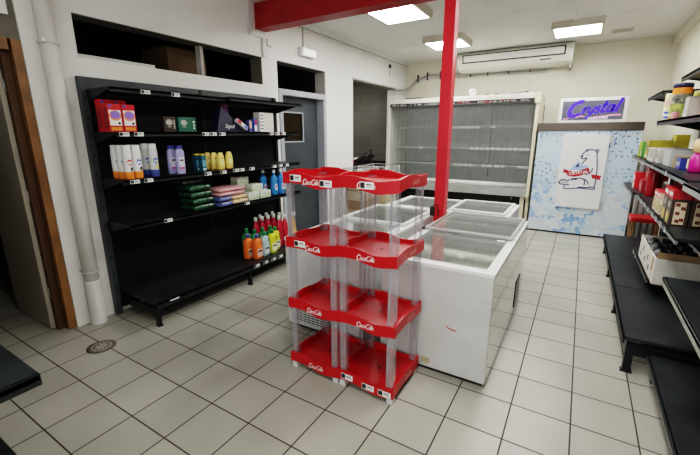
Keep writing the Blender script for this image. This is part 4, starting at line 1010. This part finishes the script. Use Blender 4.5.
# ------------------------------------------------------------------ near-left display corner
t = thing('gondola_shelving', 'black shelf corner of a display unit at the left edge, close to the camera', 'shelving', (-2.1, -3.0, 0))
mb = MB(); mb.box(-2.62, -2.58, -4.0, -2.19, .05, 2.0, M_CHAR); part(mb, 'back_panel', t)
mb = MB(); mb.box(-2.58, -1.71, -4.0, -2.19, .822, .85, M_BLACK2, .004); mb.box(-1.724, -1.71, -4.0, -2.19, .805, .85, M_BLACK, .003)
mb._add([(-2.58, -2.20, .82), (-2.58, -2.205, .82), (-1.78, -2.205, .82), (-1.78, -2.20, .82), (-2.58, -2.20, .72), (-2.58, -2.205, .72)], [(0,1,2,3),(0,3,4),(1,5,2),(3,2,5,4),(0,4,5,1)], M_BLACK)
part(mb, 'shelf', t)
mb = MB(); mb.box(-2.50, -1.55, -4.0, -2.19, .15, .2, M_BLACK2, .004); part(mb, 'base_shelf', t)
mb = MB(); mb.box(-2.64, -2.56, -2.25, -2.19, 0, 2.0, M_BLACK, .003); part(mb, 'upright', t)
mb = MB(); mb.box(-2.5, -1.6, -2.26, -2.20, 0, .15, M_BLACK, .003); part(mb, 'leg', t)

# ------------------------------------------------------------------ right shelving runs
t = thing('shelving_unit', 'long black metal shelving run along the right wall, far section', 'shelving', (.7, 2.1, 0))
BY = (.44, 1.53, 2.62, 3.71)
XBk = .925
mb = MB(); mb.box(XBk, XBk+.03, BY[0], BY[2], .05, 2.2, M_CHAR); mb.box(XBk, XBk+.03, BY[2], BY[3], .05, 1.36, M_CHAR); part(mb, 'back_panel', t)
M_UP = mat('dark grey upright', (.10, .10, .10), .4)
for y in BY:
    mb = MB(); mb.box(.885, XBk+.03, y-.02, y+.02, 0, 1.45 if y == BY[3] else 2.25, M_UP, .003); part(mb, 'upright', t)
XBF = .27
for k in range(3):
    sh = shelf(t, XBk, XBF, BY[k], BY[k+1], .28, (), .05, brk=False, nm='base_shelf')
for y in BY:
    yy = y + (.03 if y == BY[0] else -.03 if y == BY[3] else 0)
    mb = MB(); mb.box(XBF+.03, XBF+.08, yy-.018, yy+.018, 0, .23, M_BLACK, .003); mb.box(XBF+.08, XBk, yy-.014, yy+.014, .14, .23, M_BLACK, .003); mb.box(XBF+.02, XBF+.09, yy-.022, yy+.022, 0, .014, M_BLACK); part(mb, 'leg', t)
GE = mat('grey shelf edge', (.17, .18, .18), .4)
def labs(a, b, n): return [a + (b-a)*k/n for k in range(n)]
ZB = .40
shelf(t, XBk, .50, 1.50, 2.60, ZB, (), .04, lm=GE)
for yy in (2.42, 2.25):
    pass
ZR = 1.03
for k in range(3): shelf(t, XBk, .40 if k == 2 else .44, BY[k], BY[k+1], ZR, [], .045, lm=GE)
ZY = 1.40
for k in range(3): shelf(t, XBk, .445, BY[k], BY[k+1], ZY, [], .045, lm=GE)
ZT = 1.805
for k in (0, 1): shelf(t, XBk, .50, BY[k], BY[k+1], ZT, [], .05, m=mat('brown black shelf', (.035, .025, .028), .4))
shelf(t, XBk, .50, BY[2], BY[3], 2.115, [], .04); shelf(t, XBk, .47, BY[0], BY[1], 2.12, [], .04)
# price labels facing the aisle (-x) on the red and yellow shelf edges
def rlab(y, z, x, w=.065):
    mb = MB(); price(mb, (x-.001, y, z-.043), (0,-1,0), (0,0,1), (-1,0,0), w, .038); part(mb, 'price_label', t)
for y in (3.6, 3.45, 3.2, 3.0, 2.8, 2.45, 2.2, 1.95, 1.7, 1.45, 1.25, 1.05, .85): rlab(y, ZR, .40 if y > 2.65 else .44)
for y in (3.6, 3.4, 3.2, 3.0, 2.7, 2.55, 1.95, 1.25): rlab(y, ZY, .445)
for y in (2.56, 2.38): rlab(y, ZB, .50)

# near-right run
t = thing('shelving_unit', 'black shelving with pale metal edges at the right edge, near section', 'shelving', (.7, -.3, 0))
M_EDGE = mat('pale metal shelf edge', (.42, .44, .40), .35, metal=.4)
mb = MB(); mb.box(XBk, XBk+.03, -1.8, .42, .05, 2.2, M_CHAR); part(mb, 'back_panel', t)
for y in (-1.78, -.66, .40):
    mb = MB(); mb.box(.885, XBk+.03, y-.02, y+.0, 0, 2.2, M_BLACK, .003); part(mb, 'upright', t)
for ya, yb_ in ((-.67, .42), (-1.78, -.67)):
    shelf(t, XBk, .415, ya, yb_, .20, (), .05, lm=M_UP, nm='base_shelf', brk=False); shelf(t, XBk, .41, ya, yb_, .772, (), .05, lm=M_EDGE); shelf(t, XBk, .415, ya, yb_, 1.39, (), .05, lm=M_EDGE)
    mb = MB(); mb.box(.46, XBk, yb_-.04, yb_-.01, 0, .15, M_BLACK, .003); part(mb, 'leg', t)

# ---- stock on the right: front faces -x  (rz = pi)
# yellow level
GR = ZY
CN = C
y1 = put(carton(.10, .14, .17, CN('yellow green carton', (.45, .50, .05)), [('f', (.1,.9,.2,.6), GRN), ('l', (.1,.9,.2,.7), GRN)]), 'tea_box', 'yellow green carton at the far end of the upper right shelf', 'box', (.53, 3.30, ZY), PI)
put(carton(.06, .14, .18, CN('leaf green carton', (.10, .30, .05)), [('f', (.1,.9,.1,.4), WHT)]), 'tea_box', 'narrow leaf green carton beside the yellow boxes', 'box', (.54, 3.17, ZY), PI)
put(carton(.20, .22, .20, CN('yellow carton', (.42, .35, .03), noise=.3, nscale=14), [('disc', (.5,.3,.6,.16), M_INK), ('l', (.1,.5,.4,.75), M_INK), ('f', (.1,.9,.05,.2), WHT), ('disc2', (.5,.22,.6,.09), M_REVEAL)]), 'tea_box', 'large yellow carton with black oval print on the upper right shelf', 'box', (.60, 2.90, ZY), PI)
put(carton(.20, .12, .26, CN('yellow carton', (.42, .35, .03), noise=.3, nscale=14), [('f', (.2,.8,.2,.5), WHT), ('l', (.1,.9,.2,.5), WHT)]), 'tea_box', 'taller yellow carton standing behind the large yellow one', 'box', (.80, 3.05, ZY), PI)
mb = MB(); mb.lathe([(.055,0),(.06,.01),(.06,.16),(.045,.18),(.045,.22),(.04,.225)], M_INK, seg=18); mb.poly([(-.5,.05),(.5,.05),(.5,.12),(-.5,.12)], M_REVEAL, lambda u, v: Vector((.0612*math.cos(u+PI), .0612*math.sin(u+PI), v)))
put(mb, 'black_jar', 'round black jar behind the yellow cartons', 'jar', (.80, 3.30, ZY))
w0 = put(carton(.16, .30, .13, CN('grey white packet box', (.60, .58, .52)), [('f', (.05,.95,.3,.9), CN('grey print', (.35,.33,.30), noise=.6, nscale=40)), ('l', (.05,.95,.3,.9), CN('grey print', (.35,.33,.30))), ('t', (.1,.9,.1,.9), CN('grey print', (.35,.33,.30)))]), 'packet_tray', 'white display tray of sachets beside the yellow cartons', 'tray', (.62, 2.50, ZY), PI, 'white sachet trays')
again(w0, (.62, 2.30, ZY), 'white display tray of sachets, second from the yellow cartons')
again(w0, (.64, 2.09, ZY), 'white display tray of sachets, nearest the grey open carton')
mb = MB(); mb.box(-.14, .14, -.15, .15, 0, .012, CN('grey carton', (.42, .44, .44), .5)); 
for (a, b, c, d) in ((-.14,.14,-.15,-.142),(-.14,.14,.142,.15),(-.14,-.132,-.142,.142),(.132,.14,-.142,.142)): mb.box(a, b, c, d, .012, .135, CN('grey carton', (.42, .44, .44), .5))
put(mb, 'open_carton', 'open grey carton on the upper right shelf', 'carton', (.65, 1.74, ZY))
put(carton(.15, .26, .085, CN('royal blue box', (.03, .05, .28)), [('f', (.15,.35,.3,.7), WHT), ('f', (.6,.8,.3,.7), WHT), ('l', (.15,.3,.3,.7), WHT), ('l', (.6,.75,.3,.7), WHT), ('t', (.05,.95,.05,.95), M_INK)]), 'blue_box', 'blue box with black top in front of the open grey carton', 'box', (.66, 1.36, ZY), PI)
put(carton(.10, .12, .10, CN('tan carton', (.38, .30, .18)), [('f', (.1,.9,.6,.8), YEL)]), 'small_carton', 'small tan carton between grey carton and blue box', 'carton', (.58, 1.495, ZY), PI-.2)
put(carton(.60, .10, .30, CN('charcoal crate', (.05,.055,.055)), [('f', (.05,.95,.1,.9), CN('charcoal crate face', (.075,.08,.08)))]), 'storage_box', 'charcoal grey box at the back of the upper right shelf', 'box', (.85, 2.02, ZY), PI)
mb = MB(); MG = CN('magenta bottle', (.62, .02, .25), .35); TN = CN('tan cap', (.72, .48, .25), .45)
mb.rbox([(.05,.055,0),(.062,.068,.012),(.066,.072,.07),(.05,.055,.125),(.030,.030,.15)], MG, .95, 5); mb.lathe([(.03,.145),(.05,.155),(.06,.19),(.055,.225),(.03,.25),(.015,.262)], TN, seg=18); mb.lathe([(.02,.255),(.022,.275),(.012,.285)], MG, seg=12)
mb.poly([(-.04,.03),(.04,.03),(.03,.10),(-.03,.10)], CN('cream label', (.75,.65,.45)), lambda u, v: Vector((-.067, u, v)))
o = put(mb, 'honey_bottle', 'magenta bottle with round tan cap at the right picture edge', 'bottle', (.59, 1.06, ZY)); o.scale = (.85, .85, .95)
# red level, carton reds darkened to paint in the shade of the shelf above
XRED = .52
def redcart(w, d, h, col, pats): return carton(w, d, h, col, pats)
put(redcart(.16, .13, .19, R_, [('f', (.1,.9,.0,.35), WHT), ('f', (.1,.9,.5,.8), WHT), ('l', (.1,.9,.0,.35), WHT), ('l', (.2,.8,.5,.85), CN('deep red', (.40,.01,.02)))]), 'biscuit_box', 'red and white box at the far end of the red shelf', 'box', (.51, 3.10, ZR), PI)
e0 = put(redcart(.20, .18, .14, CN('scarlet card', (.26, .008, .014)), [('f', (.1,.9,.3,.7), CN('dull rose', (.55,.15,.13))), ('l', (.1,.9,.3,.7), CN('dull rose', (.55,.15,.13)))]), 'red_carton', 'scarlet carton at the bottom of the two tier stack', 'box', (.56, 2.70, ZR), PI, 'scarlet cartons in a stack')
again(e0, (.60, 2.70, ZR+.141), 'scarlet carton on top of the two tier stack')
mb = MB(); mb.lathe([(.052,0),(.055,.008),(.055,.24),(.05,.262),(.03,.275)], CN('scarlet can', (.28, .008, .014), .3), seg=20); mb.poly([(-.5,.06),(.5,.06),(.5,.1),(-.5,.1)], WHT, lambda u, v: Vector((.0563*math.cos(u+PI), .0563*math.sin(u+PI), v)))
put(mb, 'red_canister', 'tall round scarlet canister beside the carton stack', 'canister', (.54, 2.42, ZR))
f0 = put(redcart(.22, .16, .26, CN('shaded red bag', (.11, .004, .008)), [('f', (.15,.85,.3,.7), CN('shaded red print', (.25,.03,.03)))]), 'coffee_pack', 'wine red pack in the shaded row, first behind the canister', 'pack', (.79, 2.38, ZR), PI, 'wine red packs in the shaded row')  # red packs in shadow, the shade is put into their colour
for k, w in enumerate(('second', 'third', 'fourth')): again(f0, (.79, 2.14-.235*k, ZR), 'wine red pack in the shaded row, %s from the canister' % w)
CK = CN('biscuit picture', (.62, .42, .16), .5, noise=.7, nscale=45); PC_ = CN('pale biscuit box', (.68, .60, .42), .5, noise=.5, nscale=30)
c0 = put(redcart(.15, .11, .175, PC_, [('f', (0,1,.72,1), R_), ('f2', (.1,.9,.78,.92), WHT), ('l', (0,1,.72,1), R_), ('disc', (.5,.3,.35,.22), CK), ('l', (.2,.8,.1,.6), CK), ('t', (0,1,0,1), R_)]), 'biscuit_box', 'pale biscuit box with red top, farther one of the two', 'box', (.51, 1.52, ZR), PI, 'pale biscuit boxes')
again(c0, (.51, 1.355, ZR), 'pale biscuit box with red top, nearer one of the two')
again(c0, (.63, 1.355, ZR), 'pale biscuit box with red top in the second row')
BKB = CN('black biscuit box', (.05, .03, .02), .4)
def bigb(): return redcart(.15, .105, .255, BKB, [('f', (0,1,.76,1), R_), ('f2', (.1,.9,.82,.93), WHT), ('disc', (.5,.36,.22,.17), CN('golden biscuit', (.70,.52,.15), noise=.5, nscale=40)), ('disc', (.5,.25,.58,.10), M_REVEAL), ('l', (0,1,.76,1), CN('deep red', (.40,.01,.02))), ('l', (.12,.88,.05,.68), CN('cream picture', (.66,.55,.38))), ('t', (0,1,0,1), R_)])
def addfig(mb, d=.105, w=.15, h=.255):
    for k, (a, c) in enumerate(((.35,.18),(.62,.36),(.35,.50),(.65,.60),(.58,.14))): mb.poly([(a-.13,c-.05),(a+.13,c-.03),(a+.10,c+.06),(a-.12,c+.05)], CN('chocolate', (.16,.035,.02)), lambda u, v: Vector(((u-.5)*d, w/2+.0026, v*h)))
    mb.poly([(.2,.05),(.8,.05),(.8,.68),(.2,.68)], CN('cream picture', (.66,.55,.38)), lambda u, v: Vector(((u-.5)*d, w/2+.0012, v*h)))
    mb.poly([(0,.76),(1,.76),(1,1),(0,1)], CN('deep red', (.40,.01,.02)), lambda u, v: Vector(((u-.5)*d, w/2+.0012, v*h)))
    return mb
g0 = put(addfig(bigb()), 'biscuit_box', 'black and red biscuit box, farther one in the aisle row', 'box', (.505, 1.07, ZR), PI, 'black and red biscuit boxes')
again(g0, (.505, .91, ZR), 'black and red biscuit box in the aisle row, picture side showing')
again(g0, (.618, .91, ZR), 'black and red biscuit box behind, by the right picture edge')
again(g0, (.618, 1.07, ZR), 'black and red biscuit box in the second row behind the farther one')
# cans level
ZC_ = ZT
def tin(r, h, m, bands, label_):
    mb = MB(); mb.lathe([(r*.97,0),(r,.004),(r,h*.18),(r,h*.45),(r,h*.72),(r,h*.9),(r*.97,h)], m, seg=22, mats=bands); return mb
CRM = CN('cream tin', (.75, .66, .38), .4, noise=.25, nscale=14); MUL = CN('mixed print tin', (.35, .42, .10), .4, noise=.9, nscale=17); OT = CN('orange print', (.85, .25, .03))
for k, (x, y, z) in enumerate(((.58, 2.50, ZC_), (.58, 2.50, ZC_+.131))):
    if k == 0: tn = put(tin(.062, .13, CRM, [YEL, CRM, CN('pink band', (.7,.35,.35)), CRM, CRM, CRM], ''), 'formula_tin', 'cream tin, lower one of the stacked pair on the top shelf', 'tin', (x, y, z), 0, 'cream tins')
    else: again(tn, (x, y, z), 'cream tin, upper one of the stacked pair on the top shelf')
NV = CN('navy tin lid', (.03, .03, .08), .3)
mb = tin(.072, .31, MUL, [OT, CN('pale tin band', (.62,.58,.30), noise=.6, nscale=22), MUL, CN('black white print', (.25,.26,.22), noise=1.0, nscale=26), OT, NV], '')
mb.lathe([(.075,.28),(.075,.315),(.068,.32)], NV, seg=22)
put(mb, 'large_tin', 'large tin with green and orange print and navy lid on the top shelf', 'tin', (.585, 2.12, ZC_))
put(tin(.028, .06, CN('pink tin', (.68,.28,.32)), [CN('pink tin', (.68,.28,.32))]*6, ''), 'small_tin', 'small pink tin in front of the large tin', 'tin', (.54, 1.96, ZC_))
mb = tin(.03, .08, BLU, [BLU, WHT, BLU, WHT, BLU, BLU], ''); put(mb, 'small_tin', 'small blue and white tin beside the pink tin', 'tin', (.53, 2.30, ZC_))
mb = tin(.07, .23, CN('olive tin', (.35,.33,.06), noise=.7, nscale=20), [CN('navy base', (.05,.06,.2))] + [CN('olive tin', (.35,.33,.06))]*5, ''); put(mb, 'medium_tin', 'olive tin standing behind the pink tin', 'tin', (.70, 1.90, ZC_))
put(carton(.15, .12, .16, CN('stone grey carton', (.50,.47,.43)), [('f', (.1,.9,.0,.2), WHT), ('l', (.1,.9,.3,.6), WHT)]), 'grey_carton', 'plain stone grey carton on the top shelf', 'carton', (.60, 1.56, ZC_), PI)
put(carton(.13, .12, .22, OT, [('f', (.1,.9,.3,.7), WHT), ('l', (.1,.9,.2,.5), M_INK)]), 'orange_carton', 'orange carton at the right edge of the top shelf', 'carton', (.66, 1.32, ZC_), PI)

# cardboard tray with black packets
t = thing('cardboard_tray', 'white cardboard tray with brown inside, filled with black packets', 'box', (.71, 1.82, ZB))
bx0, bx1, by0, by1, bz0, bz1 = .515, .88, 1.35, 2.28, ZB+.0016, ZB+.235
mb = MB()
mb.box(bx0, bx1, by0, by1, bz0, bz0+.008, M_CARD)
mb.box(bx0, bx0+.008, by0, by1, bz0+.008, bz1, M_WCARD); mb.box(bx1-.008, bx1, by0, by1, bz0+.008, bz1, M_WCARD)
mb.box(bx0+.008, bx1-.008, by0, by0+.008, bz0+.008, bz1, M_WCARD); mb.box(bx0+.008, bx1-.008, by1-.008, by1, bz0+.008, bz1, M_WCARD)
mb.poly([(0,0),(1,0),(1,1),(0,1)], M_CARD, lambda u, v: Vector((bx0-.0015, 1.42+u*.07, bz0+.10+v*.12)))
for (a, b) in ((1.6, .05), (1.7, .12), (1.85, .06), (2.0, .13), (2.1, .05)): mb.poly([(0,0),(1,0),(1,1),(0,1)], M_INK, lambda u, v: Vector((bx0-.0015, a+u*.05, bz0+b+v*.05)))
part(mb, 'tray_wall', t)
mb = MB(); mb.box(bx0+.009, bx1-.009, by0+.02, by0+.028, bz0+.01, bz1+.055, M_CARD); part(mb, 'brown_flap', t)
M_PB2 = mat('black packet film', (.012, .012, .013), .3, bump=.5, nscale=30)
pk = put(softpack(.17, .112, .24, M_PB2, 21), 'black_packet', 'glossy black packet in the cardboard tray, near end, left side', 'packet', (.585, 1.50, ZB+.0085), 0, 'black packets in the tray')
rows = ['near end', 'second row', 'third row', 'far end']
for r in range(4):
    for c in range(3):
        if r == c == 0: continue
        again(pk, (.585+.111*c, 1.50+.20*r, ZB+.0085), 'glossy black packet in the cardboard tray, %s, %s' % (rows[r], ('aisle side', 'middle', 'wall side')[c]))
pk['label'] = 'glossy black packet in the cardboard tray, near end, aisle side'

# red stool between ice freezer and shelves
t = thing('red_stool', 'stool with a red top standing past the far shelf end', 'stool', (.76, 4.15, 0))
mb = MB(); mb.box(.58, .94, 3.98, 4.32, .44, .50, M_RED, .012); part(mb, 'seat', t)
for (x, y) in ((.62, 4.02), (.90, 4.02), (.62, 4.28), (.90, 4.28)):
    mb = MB(); mb.box(x-.02, x+.02, y-.02, y+.02, 0, .44, mat('brown wooden leg', (.22, .12, .05), .5), .004); part(mb, 'leg', t)
mb = MB(); mb.tube([(.62, 4.02, .18), (.90, 4.02, .18)], .012, mat('brown wooden leg', (.22, .12, .05))); part(mb, 'stretcher', t)
mb = MB(); mb.box(.63, .95, 4.44, 4.46, 0, 1.52, M_GREYMETAL, .003)
for k in range(8): mb.box(.635+k*.04, .655+k*.04, 4.425, 4.44, .02, 1.5, M_UP if k % 2 else M_GREYMETAL, .002)
tag(mb.build('metal_panel'), 'ribbed grey metal panel standing behind the red stool', 'panel')

# ------------------------------------------------------------------ wire bins, workbench in the passage
def wirebin(x0, x1, y0, y1, z0, z1, label):
    t = thing('wire_bin', label, 'bin', ((x0+x1)/2, (y0+y1)/2, 0), 0, 'grey wire bins by the back passage')
    mb = MB(); 
    for z in (z0, (z0+z1)/2, z1): mb.tube([(x0,y0,z),(x1,y0,z),(x1,y1,z),(x0,y1,z)], .007 if z == z1 else .004, M_WIRE, 6, True)
    n = 10
    for k in range(n+1):
        x = x0+(x1-x0)*k/n
        mb.tube([(x,y0,z1),(x,y0,z0),(x,y1,z0),(x,y1,z1)], .003, M_WIRE, 5)
        y = y0+(y1-y0)*k/n
        mb.tube([(x0,y,z1),(x0,y,z0),(x1,y,z0),(x1,y,z1)], .003, M_WIRE, 5)
    part(mb, 'basket', t)
    for (x, y) in ((x0,y0),(x1,y0),(x1,y1),(x0,y1)):
        mb = MB(); mb.tube([(x,y,0),(x,y,z1)], .011, M_WIRE, 8); part(mb, 'leg', t)
    return t
wirebin(-3.56, -3.17, 2.75, 3.30, .25, 1.11, 'grey wire bin holding flat cardboard, nearer the grey door')
wirebin(-3.68, -3.12, 3.50, 4.10, .25, 1.10, 'grey wire bin, the one nearer the refrigerated cabinet')
for k, (a, b, z) in enumerate(((-3.53, -3.20, .258), (-3.52, -3.21, .42), (-3.53, -3.20, .58), (-3.52, -3.21, .74))):
    mb = MB(); mb.box(a, b, 2.79, 3.26, z, z+.155, (M_CARDL, M_CARD)[k % 2], .004)
    tag(mb.build('flat_carton'), 'tan flat carton in the wire bin, %s' % ('lowest', 'second from bottom', 'second from top', 'topmost')[k], 'carton', 'cartons in the wire bin')
mb = MB(); mb.box(-3.64, -3.16, 3.54, 4.06, .258, .80, M_CARDL, .005); mb.box(-3.43, -3.37, 3.538, 4.062, .8, .802, M_CARD); tag(mb.build('carton'), 'brown carton lying in the wire bin near the cabinet', 'carton')
t = thing('workbench', 'dark workbench in the passage behind the left wall', 'bench', (-4.5, 4.6, 0))
mb = MB(); mb.box(-5.0, -4.06, 3.6, 5.5, 1.0, 1.05, M_CHAR, .004); part(mb, 'bench_top', t)
for (x, y) in ((-4.95, 3.65), (-4.12, 3.65), (-4.95, 5.45), (-4.12, 5.45)):
    mb = MB(); mb.box(x-.03, x+.03, y-.03, y+.03, 0, 1.0, M_CHAR); part(mb, 'leg', t)
mb = MB(); mb.box(-4.12, -4.09, 3.68, 5.42, .1, 1.0, M_CHAR); part(mb, 'front_board', t)
mb = MB()
P = []
for k in range(40):
    a = k*.55; P.append((-4.25+.10*math.cos(a)+.01*k*.2, 4.65+.22*math.sin(a)+.004*k, 1.075+.0035*k))
mb.tube(P, .018, M_INK, 6); mb.tube([(-4.25, 4.85, 1.16), (-4.22, 4.98, 1.24), (-4.22, 5.04, 1.30), (-4.24, 4.95, 1.31)], .016, M_INK, 6); mb.tube([(-4.25, 4.65, 1.15), (-4.22, 4.72, 1.25), (-4.2, 4.78, 1.27)], .014, M_INK, 6)
tag(mb.build('coiled_cable'), 'tangle of black cable on the workbench in the passage', 'cable')
mb = MB(); mb.box(-4.30, -4.2, 4.02, 4.20, 1.05, 1.17, C('tool red', (.40, .03, .03)), .015); mb.tube([(-4.22, 4.18, 1.15), (-4.2, 4.36, 1.19)], .014, WHT, 8); tag(mb.build('red_tool'), 'small red tool with white handle lying on the workbench', 'tool')
mb = MB(); mb.rbox([(.09,.16,0),(.11,.2,.03),(.10,.18,.08),(.04,.08,.11)], M_INK, .8, 5); o = mb.build('black_bag'); o.location = (-4.28, 3.76, 1.05); tag(o, 'small black bag at the near end of the workbench', 'bag')

# ------------------------------------------------------------------ world, camera, colour
w = bpy.data.worlds.new('World'); bpy.context.scene.world = w; w.use_nodes = True
w.node_tree.nodes['Background'].inputs['Color'].default_value = (.9, .93, 1, 1); w.node_tree.nodes['Background'].inputs['Strength'].default_value = .02
def area(name, loc, size, energy, color=(1,1,1), rot=(0,0,0)):
    l = bpy.data.lights.new(name, 'AREA'); l.shape = 'RECTANGLE'; l.size, l.size_y = size; l.energy = energy; l.color = color
    o = bpy.data.objects.new(name, l); COL.objects.link(o); o.location = loc; o.rotation_euler = rot
    return o
# unseen fill light added behind the camera, without any opening there
area('front_fill', (-1.0, -4.1, 1.7), (3.0, 2.2), 34, (.95, .98, 1), (PI/2, 0, 0))
area('passage_fill', (-5.0, 4.4, 2.95), (.4, .4), 7, (1, .95, .85))  # added fill that brightens the passage, no fixture there
cam = bpy.data.cameras.new('camera'); co = bpy.data.objects.new('camera', cam); COL.objects.link(co)
f, yaw, pit, roll = 373.27, .547555, -.246482, -.0026957
Cc = Vector((-.438914*T, -7.916645*T, 5.105208*T))
wv = Vector((-math.sin(yaw)*math.cos(pit), math.cos(yaw)*math.cos(pit), math.sin(pit)))
rv = Vector((math.cos(yaw), math.sin(yaw), 0)); uv = rv.cross(wv)
r2 = math.cos(roll)*rv + math.sin(roll)*uv; u2 = -math.sin(roll)*rv + math.cos(roll)*uv
co.matrix_world = Matrix(((r2.x, u2.x, -wv.x, Cc.x), (r2.y, u2.y, -wv.y, Cc.y), (r2.z, u2.z, -wv.z, Cc.z), (0,0,0,1)))
cam.sensor_width = 36; cam.lens = f/700*36; cam.clip_start = .05
sc = bpy.context.scene; sc.camera = co
sc.view_settings.view_transform = 'Filmic'; sc.view_settings.look = 'High Contrast'; sc.view_settings.exposure = 0.62
try:
    sc.cycles.max_bounces = 10; sc.cycles.transparent_max_bounces = 24; sc.cycles.use_denoising = True
except Exception: pass
